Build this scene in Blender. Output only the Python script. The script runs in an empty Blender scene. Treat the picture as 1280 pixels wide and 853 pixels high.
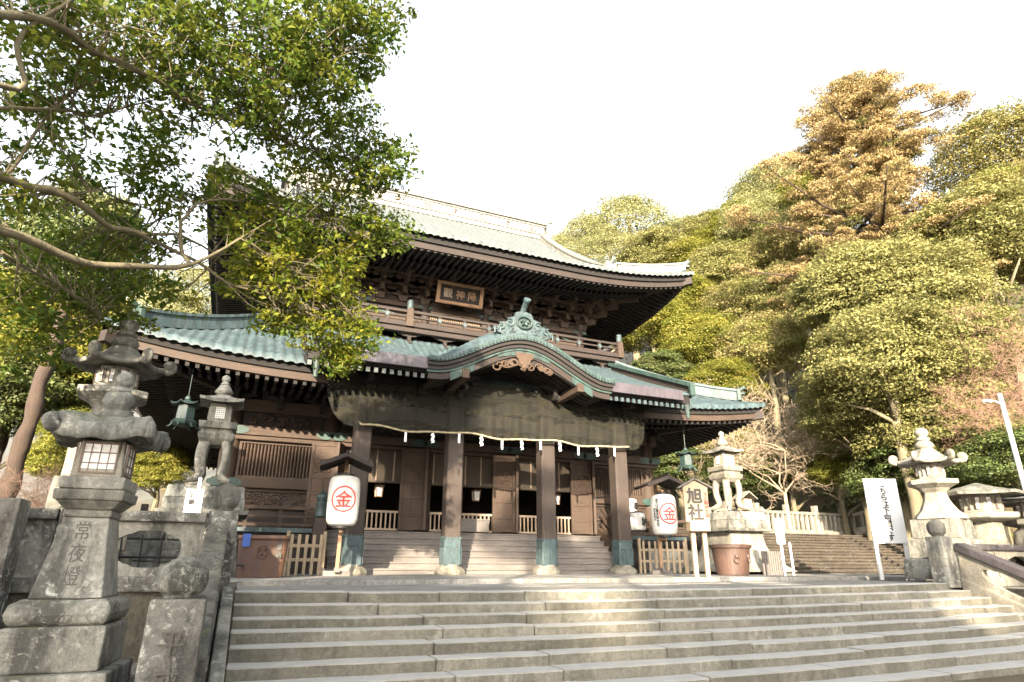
import bpy, bmesh, math, random
import numpy as np
from mathutils import Vector, Matrix, noise as mnoise
R = math.radians
random.seed(7)
rng = np.random.default_rng(11)
scene = bpy.context.scene
COL = scene.collection

# ------------------------------------------------------------------ camera, light, exposure
cd = bpy.data.cameras.new("camera"); cam = bpy.data.objects.new("camera", cd); COL.objects.link(cam)
PITCH, ROLL, YAW = .344, .004, .407
cam.location = (-8.11, -19.72, .387)
fw = Vector((math.sin(YAW)*math.cos(PITCH), math.cos(YAW)*math.cos(PITCH), math.sin(PITCH)))
r0 = Vector((math.cos(YAW), -math.sin(YAW), 0)); u0 = r0.cross(fw)
rr = r0*math.cos(ROLL)+u0*math.sin(ROLL); uu = -r0*math.sin(ROLL)+u0*math.cos(ROLL)
cam.rotation_euler = Matrix((rr, uu, -fw)).transposed().to_euler()
cd.sensor_width = 36; cd.lens = 773/1280*36; cd.clip_start = .05; cd.clip_end = 3000
scene.camera = cam

SUN_EL, SUN_AZ = R(17), R(208)          # azimuth clockwise from +Y
sun_dir = Vector((math.sin(SUN_AZ)*math.cos(SUN_EL), math.cos(SUN_AZ)*math.cos(SUN_EL), math.sin(SUN_EL)))
world = bpy.data.worlds.new("World"); scene.world = world; world.use_nodes = True
wn = world.node_tree; bg = wn.nodes["Background"]
sky = wn.nodes.new("ShaderNodeTexSky"); sky.sky_type = 'NISHITA'; sky.sun_disc = False
sky.sun_elevation = SUN_EL; sky.sun_rotation = SUN_AZ; sky.dust_density = 3.0; sky.air_density = 1.5; sky.ozone_density = 0.5
hs = wn.nodes.new('ShaderNodeHueSaturation'); hs.inputs['Saturation'].default_value = .3
wn.links.new(sky.outputs[0], hs.inputs['Color']); wn.links.new(hs.outputs[0], bg.inputs[0]); bg.inputs[1].default_value = .15
sl = bpy.data.lights.new("sun", 'SUN'); sl.energy = 4.8; sl.angle = R(.6); sl.color = (1, .85, .65)
sun = bpy.data.objects.new("sun", sl); COL.objects.link(sun)
sun.rotation_euler = (-sun_dir).to_track_quat('-Z', 'Y').to_euler(); sun.location = (-20, -30, 30)
vs = scene.view_settings; vs.view_transform = 'Standard'; vs.look = 'None'; vs.exposure = 2.3; vs.gamma = 1
scene.render.engine = 'CYCLES'
cy = scene.cycles; cy.use_denoising = True; cy.max_bounces = 6; cy.diffuse_bounces = 3; cy.glossy_bounces = 2
cy.transmission_bounces = 3; cy.transparent_max_bounces = 6; cy.sample_clamp_indirect = 6

# ------------------------------------------------------------------ materials
def M(name):
    m = bpy.data.materials.new(name); m.use_nodes = True
    nt = m.node_tree; b = nt.nodes["Principled BSDF"]
    return m, nt, b
def N(nt, t, **kw):
    n = nt.nodes.new(t)
    for k, v in kw.items():
        if k in n.inputs: n.inputs[k].default_value = v
        else: setattr(n, k, v)
    return n
def ramp(nt, src, stops, interp='LINEAR'):
    r = nt.nodes.new("ShaderNodeValToRGB"); r.color_ramp.interpolation = interp
    e = r.color_ramp.elements
    while len(e) < len(stops): e.new(.5)
    for i, (p, c) in enumerate(stops):
        e[i].position = p; e[i].color = (c[0], c[1], c[2], 1) if hasattr(c, '__len__') else (c, c, c, 1)
    nt.links.new(src, r.inputs[0]); return r.outputs[0]
def mix(nt, f, a, b, bt='MIX'):
    n = nt.nodes.new("ShaderNodeMix"); n.data_type = 'RGBA'; n.blend_type = bt
    for sock, v in ((n.inputs[0], f), (n.inputs[6], a), (n.inputs[7], b)):
        if isinstance(v, (int, float)): sock.default_value = v
        elif isinstance(v, tuple): sock.default_value = (*v, 1)
        else: nt.links.new(v, sock)
    return n.outputs[2]
def coords(nt, scale=(1, 1, 1), world=False):
    m = nt.nodes.new("ShaderNodeMapping"); m.inputs[3].default_value = scale
    if world:
        g = nt.nodes.new("ShaderNodeNewGeometry"); nt.links.new(g.outputs["Position"], m.inputs[0])
    else:
        t = nt.nodes.new("ShaderNodeTexCoord"); nt.links.new(t.outputs["Object"], m.inputs[0])
    return m.outputs[0]
def noise(nt, co, scale, detail=6, rough=.6, dist=0):
    n = N(nt, "ShaderNodeTexNoise", Scale=scale, Detail=detail, Roughness=rough, Distortion=dist)
    nt.links.new(co, n.inputs["Vector"]); return n.outputs["Fac"]
def bump(nt, b, h, strength=.4, dist=.02):
    n = N(nt, "ShaderNodeBump", Strength=strength, Distance=dist)
    nt.links.new(h, n.inputs["Height"]); nt.links.new(n.outputs[0], b.inputs["Normal"])

def stone(name, base, dark, lichen=(.50, .51, .46), moss=(.10, .11, .045), la=.5, ma=.5, sc=1.0, spots=True):
    """weathered granite: mottled base, black weather stains, pale lichen spots, moss on the upward faces"""
    m, nt, b = M(name); co = coords(nt, world=True)
    c = mix(nt, ramp(nt, noise(nt, co, 3.2*sc, 8, .65), [(.35, 0), (.68, 1)]), base, tuple(x*.72 for x in base))
    c = mix(nt, ramp(nt, noise(nt, coords(nt, (1.6, 1.6, .55), True), 1.9*sc, 7, .7), [(.45, 0), (.60, 1)]), c, dark)
    if spots:
        spot = mix(nt, 1., ramp(nt, noise(nt, co, 8.5*sc, 9, .75, .6), [(.53, 0), (.60, 1)]), ramp(nt, noise(nt, co, 1.3*sc, 3), [(.46, 0), (.62, la)]), 'MULTIPLY')
        c = mix(nt, spot, c, lichen)
    fine = noise(nt, co, 60, 4, .8)
    c = mix(nt, .6, c, ramp(nt, fine, [(.3, (.35, .35, .35)), (.75, (1.15, 1.15, 1.15))]), 'MULTIPLY')
    c = mix(nt, .5, c, ramp(nt, noise(nt, co, 17*sc, 6, .75), [(.36, (.35, .34, .32)), (.62, (1.1, 1.1, 1.1))]), 'MULTIPLY')
    g = nt.nodes.new("ShaderNodeNewGeometry"); c = mix(nt, 1., c, ramp(nt, g.outputs['Random Per Island'], [(0, (.74, .73, .70)), (1, (1.1, 1.1, 1.1))]), 'MULTIPLY'); sp = nt.nodes.new("ShaderNodeSeparateXYZ"); nt.links.new(g.outputs["Normal"], sp.inputs[0])
    up = ramp(nt, sp.outputs[2], [(.45, 0), (.95, 1)])
    mo = mix(nt, 1., up, ramp(nt, noise(nt, co, 2.6, 6, .7), [(.5, 0), (.68, ma)]), 'MULTIPLY')
    c = mix(nt, mo, c, moss)
    nt.links.new(c, b.inputs["Base Color"]); b.inputs["Roughness"].default_value = .9
    h = mix(nt, .5, noise(nt, co, 14*sc, 8, .7), fine)
    bump(nt, b, h, .55, .03)
    return m
def wood(name, c1, c2, axis='Z', sc=1.0, rough=.75, bs=.35):
    m, nt, b = M(name)
    s = {'X': (.6, 9, 9), 'Y': (9, .6, 9), 'Z': (9, 9, .6)}[axis]
    co = coords(nt, s, True); g = noise(nt, co, 2.2*sc, 8, .65, .4)
    c = mix(nt, ramp(nt, g, [(.3, 0), (.7, 1)]), c1, c2)
    c = mix(nt, ramp(nt, noise(nt, coords(nt, tuple(x*3 for x in s), True), 3.1*sc, 4, .7), [(.35, .0), (.8, .6)]), c, tuple(min(1, x*1.7) for x in c1))
    blot = noise(nt, coords(nt, world=True), 1.1, 5, .6)
    c = mix(nt, ramp(nt, blot, [(.4, 0), (.7, .55)]), c, tuple(x*.45 for x in c1))
    nt.links.new(c, b.inputs["Base Color"]); b.inputs["Roughness"].default_value = rough
    bump(nt, b, g, bs, .015); return m
def metal_patina(name, a, bcol, d, sc=1.0, rough=.6):
    m, nt, b = M(name); co = coords(nt, (1, 1, .5), True)
    c = mix(nt, ramp(nt, noise(nt, co, 2.5*sc, 7, .65), [(.35, 0), (.65, 1)]), a, bcol)
    c = mix(nt, ramp(nt, noise(nt, coords(nt, (3, 3, .7), True), 2.4*sc, 6, .7), [(.46, 0), (.66, .85)]), c, d)
    nt.links.new(c, b.inputs["Base Color"]); b.inputs["Roughness"].default_value = rough
    bump(nt, b, noise(nt, co, 18*sc, 5), .3, .02); return m
def plain(name, col, rough=.6, var=.15, metal=0, sc=4):
    m, nt, b = M(name); co = coords(nt)
    c = mix(nt, ramp(nt, noise(nt, co, sc, 5), [(.3, 0), (.7, 1)]), col, tuple(x*(1-var) for x in col))
    nt.links.new(c, b.inputs["Base Color"]); b.inputs["Roughness"].default_value = rough; b.inputs["Metallic"].default_value = metal
    return m
def leafmat(name, stops, tint, ttint=.35, transl=.35, rough=.55):
    """leaf colours: each leaf its own shade, each spray its own tint"""
    m, nt, b = M(name)
    g = nt.nodes.new("ShaderNodeNewGeometry")
    at = nt.nodes.new("ShaderNodeAttribute"); at.attribute_name = "tone"
    c = ramp(nt, g.outputs["Random Per Island"], stops)
    c = mix(nt, ramp(nt, at.outputs["Fac"], [(.45, 0), (.95, ttint)]), c, tint)
    nt.links.new(c, b.inputs["Base Color"]); b.inputs["Roughness"].default_value = rough
    b.inputs["Specular IOR Level"].default_value = .3
    tr = nt.nodes.new("ShaderNodeBsdfTranslucent"); nt.links.new(c, tr.inputs[0])
    ms = nt.nodes.new("ShaderNodeMixShader"); ms.inputs[0].default_value = transl
    nt.links.new(b.outputs[0], ms.inputs[1]); nt.links.new(tr.outputs[0], ms.inputs[2])
    nt.links.new(ms.outputs[0], nt.nodes["Material Output"].inputs[0]); return m

MT = {}
MT['step'] = stone('step_granite', (.235, .222, .183), (.14, .132, .105), la=.25, ma=.45, sc=.8)
def paler_treads(m, col):  # blends a second, paler colour onto the upward faces
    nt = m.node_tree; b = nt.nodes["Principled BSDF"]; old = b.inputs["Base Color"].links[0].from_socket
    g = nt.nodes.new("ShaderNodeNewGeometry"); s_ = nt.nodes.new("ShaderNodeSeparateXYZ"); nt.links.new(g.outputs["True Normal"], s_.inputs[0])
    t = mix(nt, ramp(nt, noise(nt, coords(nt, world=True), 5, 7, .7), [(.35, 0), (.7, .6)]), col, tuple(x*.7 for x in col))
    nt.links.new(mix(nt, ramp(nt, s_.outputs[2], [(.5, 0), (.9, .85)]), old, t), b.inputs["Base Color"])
paler_treads(MT['step'], (.43, .42, .40))
MT['paving'] = stone('paving_granite', (.29, .285, .27), (.19, .186, .175), la=.2, ma=.25)
MT['stone'] = stone('weathered_granite', (.325, .318, .28), (.09, .088, .078), la=.8, ma=.75)
MT['stone_dark'] = stone('stained_granite', (.195, .188, .168), (.055, .052, .047), la=.9, ma=.8)
MT['stone_pale'] = stone('pale_granite', (.35, .325, .27), (.20, .185, .145), la=.35, ma=.3)
MT['stone_rock'] = stone('lichened_rock', (.27, .272, .25), (.07, .072, .064), lichen=(.46, .47, .41), la=.9, ma=.9, sc=1.3)
MT['coping_dark'] = stone('purple_black_coping', (.075, .064, .072), (.04, .035, .04), la=.6, ma=.2)
MT['retain'] = stone('retaining_stone', (.16, .15, .115), (.07, .062, .045), la=.3, ma=.7)
MT['far_step'] = stone('brown_far_steps', (.08, .062, .042), (.045, .036, .026), la=.2, ma=.4)
paler_treads(MT['far_step'], (.11, .09, .068))
MT['engrave'] = plain('engraved_shadow_stone', (.085, .08, .07), .95)
MT['old_paint_ink'] = plain('black_ink', (.012, .011, .012), .7)
MT['wood'] = wood('aged_cedar', (.043, .026, .016), (.0135, .009, .0068))
MT['wood_x'] = wood('aged_cedar_beam', (.054, .032, .019), (.0155, .0105, .0078), 'X')
MT['wood_dark'] = wood('dark_timber', (.015, .0105, .0085), (.008, .006, .005), 'X')  # darker brown timber, mostly on recessed and inner parts
MT['wood_pillar'] = wood('pillar_timber', (.046, .032, .024), (.018, .0132, .011), 'Z', 1.2)
MT['wood_grey'] = wood('grey_weathered_planks', (.15, .132, .118), (.085, .076, .07), 'X', 1.2)
MT['wood_red'] = wood('reddish_timber', (.026, .0165, .012), (.012, .0082, .0068), 'X')
MT['wood_pale'] = wood('pale_new_timber', (.33, .24, .16), (.26, .185, .12), 'Z')
MT['wood_post'] = wood('brown_post', (.28, .17, .095), (.17, .10, .06), 'Z')
MT['wood_picket'] = wood('grey_picket', (.30, .235, .16), (.20, .15, .10), 'Z')
MT['carving'] = wood('carved_timber', (.08, .048, .028), (.025, .017, .012), 'X', 3, .8, .9)
MT['eave_shade'] = plain('eave_edge_shade', (.010, .008, .007), .9)  # near-black colour stands in for the shade below the tile edge
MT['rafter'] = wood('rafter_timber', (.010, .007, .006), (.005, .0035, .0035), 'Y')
MT['copper'] = metal_patina('verdigris_copper', (.026, .050, .055), (.066, .096, .104), (.020, .022, .020))
MT['copper_pale'] = metal_patina('pale_copper_tile', (.075, .087, .086), (.10, .113, .108), (.042, .048, .047))  # paler copper for the upper roof and the left porch rafter caps
MT['copper_dark'] = metal_patina('green_fittings', (.017, .045, .038), (.04, .068, .058), (.010, .014, .012))
MT['sleeve'] = metal_patina('blue_green_sleeve', (.024, .052, .058), (.055, .088, .094), (.026, .022, .018), 3)
MT['tile'] = metal_patina('grey_green_tile', (.13, .16, .15), (.18, .20, .185), (.06, .07, .065))
MT['ridge'] = metal_patina('cream_ridge_tile', (.16, .155, .135), (.19, .185, .165), (.08, .076, .066))
MT['gutter'] = metal_patina('purple_grey_gutter', (.055, .046, .056), (.075, .063, .074), (.035, .03, .032), 1, .45)
MT['bronze'] = metal_patina('dark_green_bronze', (.018, .035, .034), (.03, .055, .052), (.01, .015, .015), 2, .5)
MT['iron'] = metal_patina('rusted_iron', (.075, .036, .022), (.10, .052, .027), (.052, .030, .034), .9, .55)
MT['tub'] = metal_patina('brown_cast_tub', (.075, .042, .03), (.095, .057, .042), (.045, .028, .024), 1, .5)
MT['white'] = plain('white_sign_board', (.76, .76, .76), .45, .04)
MT['whitewash'] = plain('white_painted_pole', (.74, .74, .73), .5, .08)
MT['steel'] = plain('galvanised_steel', (.52, .53, .54), .45, .12, .3)
MT['red'] = plain('vermilion_ink', (.62, .035, .03), .6, .15)
MT['black'] = plain('black_lacquer', (.015, .014, .014), .5)
MT['blue'] = plain('blue_plate', (.02, .07, .30), .5)
MT['rope'] = plain('straw_rope', (.34, .28, .18), .9, .35, 0, 30)
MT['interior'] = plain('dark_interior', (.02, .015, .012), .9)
MT['bamboo'] = wood('bamboo_blind', (.06, .046, .032), (.034, .026, .018), 'X', 4)
MT['rail_pale'] = wood('pale_baluster', (.34, .26, .19), (.24, .18, .13), 'Z')
MT['bark'] = wood('grey_mossy_bark', (.17, .145, .085), (.075, .063, .045), 'Z', .8, .95, .9)
MT['bark_cedar'] = wood('cedar_bark', (.055, .036, .025), (.022, .015, .012), 'Z', 1.2, .95, 1.2)
MT['twig'] = plain('pale_bare_twigs', (.30, .235, .16), .9, .4)
MT['twig_red'] = plain('reddish_bare_twigs', (.25, .15, .10), .9, .3)
def paper(name, col, tr):
    m, nt, b = M(name); co = coords(nt, (.3, .3, 1))
    w = N(nt, "ShaderNodeTexWave", Scale=9.0, Distortion=.3); w.bands_direction = 'Z'; nt.links.new(co, w.inputs[0])
    c = mix(nt, ramp(nt, noise(nt, coords(nt), 5, 4), [(.35, 0), (.75, .5)]), col, tuple(x*.85 for x in col))
    nt.links.new(c, b.inputs["Base Color"]); b.inputs["Roughness"].default_value = .65
    bump(nt, b, w.outputs["Fac"], .6, .012)
    t = nt.nodes.new("ShaderNodeBsdfTranslucent"); nt.links.new(c, t.inputs[0])
    ms = nt.nodes.new("ShaderNodeMixShader"); ms.inputs[0].default_value = tr
    nt.links.new(b.outputs[0], ms.inputs[1]); nt.links.new(t.outputs[0], ms.inputs[2])
    nt.links.new(ms.outputs[0], nt.nodes["Material Output"].inputs[0]); return m
MT['paper'] = paper('white_lantern_paper', (.80, .78, .74), .3)
MT['shoji'] = paper('shoji_paper', (.85, .85, .84), .2)
MT['frame_grey'] = wood('grey_brown_lattice', (.16, .12, .095), (.10, .075, .06), 'Z')
def netmat():
    m, nt, b = M('olive_bird_net'); co = coords(nt, (1, 1, 1), True)
    c = mix(nt, ramp(nt, noise(nt, coords(nt, (.7, .7, 2.2), True), 2.6, 7, .65), [(.40, 0), (.62, 1)]), (.004, .0045, .003), (.021, .018, .0065))
    nt.links.new(c, b.inputs["Base Color"]); b.inputs["Roughness"].default_value = .85
    bump(nt, b, noise(nt, coords(nt, (1, 1, 1), True), 45, 3, .7), .5, .02)
    t = nt.nodes.new("ShaderNodeBsdfTransparent"); ms = nt.nodes.new("ShaderNodeMixShader"); ms.inputs[0].default_value = .36
    nt.links.new(b.outputs[0], ms.inputs[1]); nt.links.new(t.outputs[0], ms.inputs[2])
    nt.links.new(ms.outputs[0], nt.nodes["Material Output"].inputs[0]); return m
MT['net'] = netmat()
def soil():
    m, nt, b = M('leaf_litter_soil'); co = coords(nt, world=True)
    c = ramp(nt, noise(nt, co, .9, 9, .7), [(.3, (.035, .028, .016)), (.5, (.085, .062, .032)), (.62, (.06, .065, .025)), (.8, (.13, .09, .045))])
    nt.links.new(c, b.inputs["Base Color"]); b.inputs["Roughness"].default_value = .3
    bump(nt, b, noise(nt, co, 6, 8, .7), .7, .1); return m
MT['soil'] = soil()
MT['leaf_camphor'] = leafmat('camphor_leaves', [(0, (.055, .105, .018)), (.5, (.10, .165, .027)), (1, (.17, .22, .036))], (.25, .24, .03), .6, .58)
MT['leaf_camphor_yellow'] = leafmat('yellow_green_camphor_leaves', [(0, (.09, .15, .016)), (.5, (.16, .21, .024)), (1, (.25, .26, .03))], (.32, .27, .03), .6, .58)  # second leaf colour, brighter and yellower, for part of the crown
MT['leaf_oak'] = leafmat('olive_oak_leaves', [(0, (.115, .125, .042)), (.5, (.19, .188, .062)), (1, (.28, .255, .092))], (.29, .265, .10), .5, .38)
MT['leaf_green'] = leafmat('yellow_green_leaves', [(0, (.09, .115, .018)), (.5, (.16, .172, .027)), (1, (.25, .225, .04))], (.30, .26, .05), .55, .42)
MT['leaf_dark'] = leafmat('dark_evergreen_leaves', [(0, (.04, .062, .020)), (.6, (.075, .105, .028)), (1, (.12, .145, .036))], (.12, .10, .04), .5, .25)
MT['leaf_pale'] = leafmat('pale_hazy_leaves', [(0, (.19, .21, .085)), (.5, (.26, .265, .11)), (1, (.33, .32, .15))], (.30, .25, .11), .4, .4)
MT['leaf_tan'] = leafmat('tan_winter_foliage', [(0, (.17, .15, .055)), (.5, (.25, .215, .08)), (1, (.32, .275, .11))], (.19, .21, .05), .9, .4)
MT['leaf_cedar'] = leafmat('bronzed_cedar_sprays', [(0, (.22, .16, .065)), (.5, (.31, .225, .095)), (1, (.40, .30, .15))], (.11, .125, .03), .9, .3)

# ------------------------------------------------------------------ mesh builder
class MB:
    def __init__(s): s.v = []; s.f = []
    def add(s, vs, fs):
        o = len(s.v); s.v += [tuple(p) for p in vs]; s.f += [tuple(i+o for i in f) for f in fs]
    def box(s, x0, x1, y0, y1, z0, z1):
        s.add([(x0,y0,z0),(x1,y0,z0),(x1,y1,z0),(x0,y1,z0),(x0,y0,z1),(x1,y0,z1),(x1,y1,z1),(x0,y1,z1)],
              [(0,3,2,1),(4,5,6,7),(0,1,5,4),(1,2,6,5),(2,3,7,6),(3,0,4,7)]); return s
    def cbox(s, c, d, rot=None):
        hx, hy, hz = d[0]/2, d[1]/2, d[2]/2
        vs = [Vector(p) for p in [(-hx,-hy,-hz),(hx,-hy,-hz),(hx,hy,-hz),(-hx,hy,-hz),(-hx,-hy,hz),(hx,-hy,hz),(hx,hy,hz),(-hx,hy,hz)]]
        if rot is not None: vs = [rot @ v for v in vs]
        s.add([v+Vector(c) for v in vs], [(0,3,2,1),(4,5,6,7),(0,1,5,4),(1,2,6,5),(2,3,7,6),(3,0,4,7)]); return s
    def bar(s, p, q, w, h, up=(0,0,1)):
        p, q = Vector(p), Vector(q); d = (q-p)
        if d.length < 1e-6: return s
        d.normalize(); u = Vector(up); sd = d.cross(u)
        if sd.length < 1e-4: sd = d.cross(Vector((1,0,0)))
        sd.normalize(); u = sd.cross(d)
        a = [sd*(-w/2)+u*(-h/2), sd*(w/2)+u*(-h/2), sd*(w/2)+u*(h/2), sd*(-w/2)+u*(h/2)]
        s.add([p+x for x in a]+[q+x for x in a], [(3,2,1,0),(4,5,6,7),(0,1,5,4),(1,2,6,5),(2,3,7,6),(3,0,4,7)]); return s
    def frust(s, cx, cy, z0, z1, a0, b0, a1, b1):
        s.add([(cx-a0,cy-b0,z0),(cx+a0,cy-b0,z0),(cx+a0,cy+b0,z0),(cx-a0,cy+b0,z0),(cx-a1,cy-b1,z1),(cx+a1,cy-b1,z1),(cx+a1,cy+b1,z1),(cx-a1,cy+b1,z1)],
              [(0,3,2,1),(4,5,6,7),(0,1,5,4),(1,2,6,5),(2,3,7,6),(3,0,4,7)]); return s
    def lathe(s, prof, n=20, c=(0,0,0), a0=0., sq=None):
        """revolve (r,z); sq = n-gon factor so that r is the half width of the flat side"""
        k = 1/math.cos(math.pi/n) if sq else 1
        vs, fs = [], []
        for (r, z) in prof:
            for i in range(n):
                a = a0+2*math.pi*(i+.5)/n; vs.append((c[0]+r*k*math.cos(a), c[1]+r*k*math.sin(a), c[2]+z))
        m = len(prof)
        for j in range(m-1):
            for i in range(n):
                i2 = (i+1) % n; fs.append((j*n+i, j*n+i2, (j+1)*n+i2, (j+1)*n+i))
        fs.append(tuple(reversed(range(n)))); fs.append(tuple((m-1)*n+i for i in range(n)))
        s.add(vs, fs); return s
    def tube(s, pts, rad, n=6, flat=1.0):
        pts = [Vector(p) for p in pts]; m = len(pts)
        if not hasattr(rad, '__len__'): rad = [rad]*m
        t0 = (pts[1]-pts[0]).normalized(); nrm = t0.cross(Vector((.3,.2,1)))
        if nrm.length < .05: nrm = t0.cross(Vector((1,0,0)))
        nrm.normalize(); vs, fs = [], []
        for i, p in enumerate(pts):
            t = (pts[min(i+1,m-1)]-pts[max(i-1,0)])
            if t.length < 1e-9: t = t0.copy()
            t.normalize(); nrm = nrm - t*nrm.dot(t)
            if nrm.length < 1e-6: nrm = t.orthogonal()
            nrm.normalize(); bn = t.cross(nrm)
            for k in range(n):
                a = 2*math.pi*k/n; vs.append(p+(nrm*math.cos(a)+bn*math.sin(a)*flat)*rad[i])
        for i in range(m-1):
            for k in range(n):
                k2 = (k+1) % n; fs.append((i*n+k, i*n+k2, (i+1)*n+k2, (i+1)*n+k))
        fs.append(tuple(reversed(range(n)))); fs.append(tuple((m-1)*n+k for k in range(n)))
        s.add(vs, fs); return s
    def prism(s, poly, y0, y1, plane='XZ', at=(0,0,0)):
        """extrude a closed 2-D outline: XZ along y, XY along z, YZ along x"""
        n = len(poly)
        def P(a, b, d): return {'XZ': (a, d, b), 'XY': (a, b, d), 'YZ': (d, a, b)}[plane]
        vs = [Vector(P(a, b, y0))+Vector(at) for a, b in poly]+[Vector(P(a, b, y1))+Vector(at) for a, b in poly]
        s.add(vs, [tuple(range(n)), tuple(reversed(range(n, 2*n)))]+[(i, i+n, (i+1) % n+n, (i+1) % n) for i in range(n)]); return s
    def ring(s, outer, inner, y0, y1, plane='XZ'):
        n = len(outer)
        def P(a, b, d): return {'XZ': (a, d, b), 'XY': (a, b, d), 'YZ': (d, a, b)}[plane]
        vs = [P(*p, y0) for p in outer]+[P(*p, y0) for p in inner]+[P(*p, y1) for p in outer]+[P(*p, y1) for p in inner]
        fs = []
        for i in range(n):
            j = (i+1) % n
            fs += [(i, j, n+j, n+i), (2*n+j, 2*n+i, 3*n+i, 3*n+j), (j, i, 2*n+i, 2*n+j), (n+i, n+j, 3*n+j, 3*n+i)]
        s.add(vs, fs); return s
    def grid(s, fn, nu, nv, thick=None):
        vs = [fn(i/(nu-1), j/(nv-1)) for j in range(nv) for i in range(nu)]
        fs = [(j*nu+i, j*nu+i+1, (j+1)*nu+i+1, (j+1)*nu+i) for j in range(nv-1) for i in range(nu-1)]
        if thick:
            n = len(vs); vs2 = [(x+thick[0], y+thick[1], z+thick[2]) for x, y, z in vs]
            fs2 = [tuple(reversed([k+n for k in f])) for f in fs]
            b = [i for i in range(nu)]+[j*nu+nu-1 for j in range(1, nv)]+[(nv-1)*nu+i for i in range(nu-2, -1, -1)]+[j*nu for j in range(nv-2, 0, -1)]
            fs3 = [(b[k], b[k]+n, b[(k+1) % len(b)]+n, b[(k+1) % len(b)]) for k in range(len(b))]
            s.add(vs+vs2, fs+fs2+fs3)
        else: s.add(vs, fs)
        return s
    def build(s, name, mat, parent=None, off=None, bev=0, smooth=False, rough=0, sub=0, loc=None, seed=0):
        me = bpy.data.meshes.new(name)
        if off is None and parent is not None:
            pw = parent
            while pw is not None and not pw.get('_w'): pw = pw.parent
            if pw is not None: off = pw['_w']
        o3 = Vector(off) if off is not None else Vector((0,0,0))
        me.from_pydata([Vector(v)-o3 for v in s.v], [], s.f); me.update()
        bm = bmesh.new(); bm.from_mesh(me)
        bmesh.ops.recalc_face_normals(bm, faces=bm.faces)
        if sub:
            bmesh.ops.subdivide_edges(bm, edges=bm.edges, cuts=sub, use_grid_fill=True)
        if rough:
            for v in bm.verts:
                n = mnoise.noise_vector(v.co*2.3+Vector((seed, seed*1.7, 3))); n2 = mnoise.noise_vector(v.co*7.1+Vector((seed, 5, seed)))
                v.co += (n*.7+n2*.45)*rough
        bm.to_mesh(me); bm.free()
        if smooth: me.polygons.foreach_set('use_smooth', [True]*len(me.polygons))
        me.materials.append(mat if not isinstance(mat, str) else MT[mat])
        o = bpy.data.objects.new(name, me); COL.objects.link(o)
        if parent is not None: o.parent = parent
        if loc is not None: o.location = loc
        if bev:
            md = o.modifiers.new('bevel', 'BEVEL'); md.width = bev; md.segments = 1 if bev < .02 else 2; md.limit_method = 'ANGLE'; md.angle_limit = R(40)
        if smooth:
            pass
        return o
def tag(o, label=None, cat=None, group=None, kind=None):
    if label: o['label'] = label
    if cat: o['category'] = cat
    if group: o['group'] = group
    if kind: o['kind'] = kind
    return o
def root(name, label, cat, loc=(0,0,0), rz=0, group=None, world=False):
    """Empty at the base of a thing; world=True: parts are written in world coordinates"""
    e = bpy.data.objects.new(name, None); COL.objects.link(e); e.location = loc; e.rotation_euler = (0,0,rz)
    e.empty_display_size = .2
    tag(e, label, cat, group)
    if world: WORLD[e.name] = tuple(loc); e['_w'] = tuple(loc)
    return e
WORLD = {}
def copy_tree(o, parent=None):
    c = o.copy(); COL.objects.link(c)
    if parent is not None: c.parent = parent
    for ch in o.children: copy_tree(ch, c)
    return c
def struct(o): o['kind'] = 'structure'; return o
def text(body, size, mat, name, parent=None, loc=(0,0,0), rot=(R(90),0,0), bold=0, depth=.004, warp=None, line=1.05, label=None):
    """writing as a thin raised mesh; one character per line when written downwards"""
    cu = bpy.data.curves.new(name, 'FONT'); cu.body = body; cu.size = size; cu.extrude = depth
    cu.align_x = 'CENTER'; cu.align_y = 'CENTER'; cu.space_line = line; cu.resolution_u = 4
    tmp = bpy.data.objects.new('tmp_text', cu); COL.objects.link(tmp)
    dg = bpy.context.evaluated_depsgraph_get()
    me = bpy.data.meshes.new_from_object(tmp.evaluated_get(dg))
    bpy.data.objects.remove(tmp); bpy.data.curves.remove(cu)
    xs = [v.co.x for v in me.vertices]; ys = [v.co.y for v in me.vertices]
    if xs:
        mx, my = (min(xs)+max(xs))/2, (min(ys)+max(ys))/2
        for v in me.vertices: v.co.x -= mx; v.co.y -= my
    if bold:                                             # brush-thick strokes: overlapping copies, each a hair further out
        bm = bmesh.new(); bm.from_mesh(me); geo = bm.verts[:]+bm.edges[:]+bm.faces[:]
        for k, (bx, by) in enumerate(((bold, 0), (-bold, 0), (0, bold), (0, -bold), (bold*.7, bold*.7), (-bold*.7, -bold*.7))):
            d = bmesh.ops.duplicate(bm, geom=geo)
            bmesh.ops.translate(bm, vec=(bx, by, .0007*(k+1)), verts=[v for v in d['geom'] if isinstance(v, bmesh.types.BMVert)])
        bm.to_mesh(me); bm.free()
    if warp:
        bm = bmesh.new(); bm.from_mesh(me)
        bmesh.ops.triangulate(bm, faces=bm.faces)
        for _ in range(2):
            es = [e for e in bm.edges if e.calc_length() > size*.12]
            if es: bmesh.ops.subdivide_edges(bm, edges=es, cuts=1); bmesh.ops.triangulate(bm, faces=bm.faces)
        for v in bm.verts: v.co = warp(v.co)
        bm.to_mesh(me); bm.free()
    me.materials.clear(); me.materials.append(MT[mat])
    o = bpy.data.objects.new(name, me); COL.objects.link(o)
    if parent is not None:
        o.parent = parent
        if parent.get('_w'): loc = Vector(loc)-Vector(parent['_w'])
    o.location = loc; o.rotation_euler = rot if not warp else (0,0,0)
    if label: o['label'] = label
    return o
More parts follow.
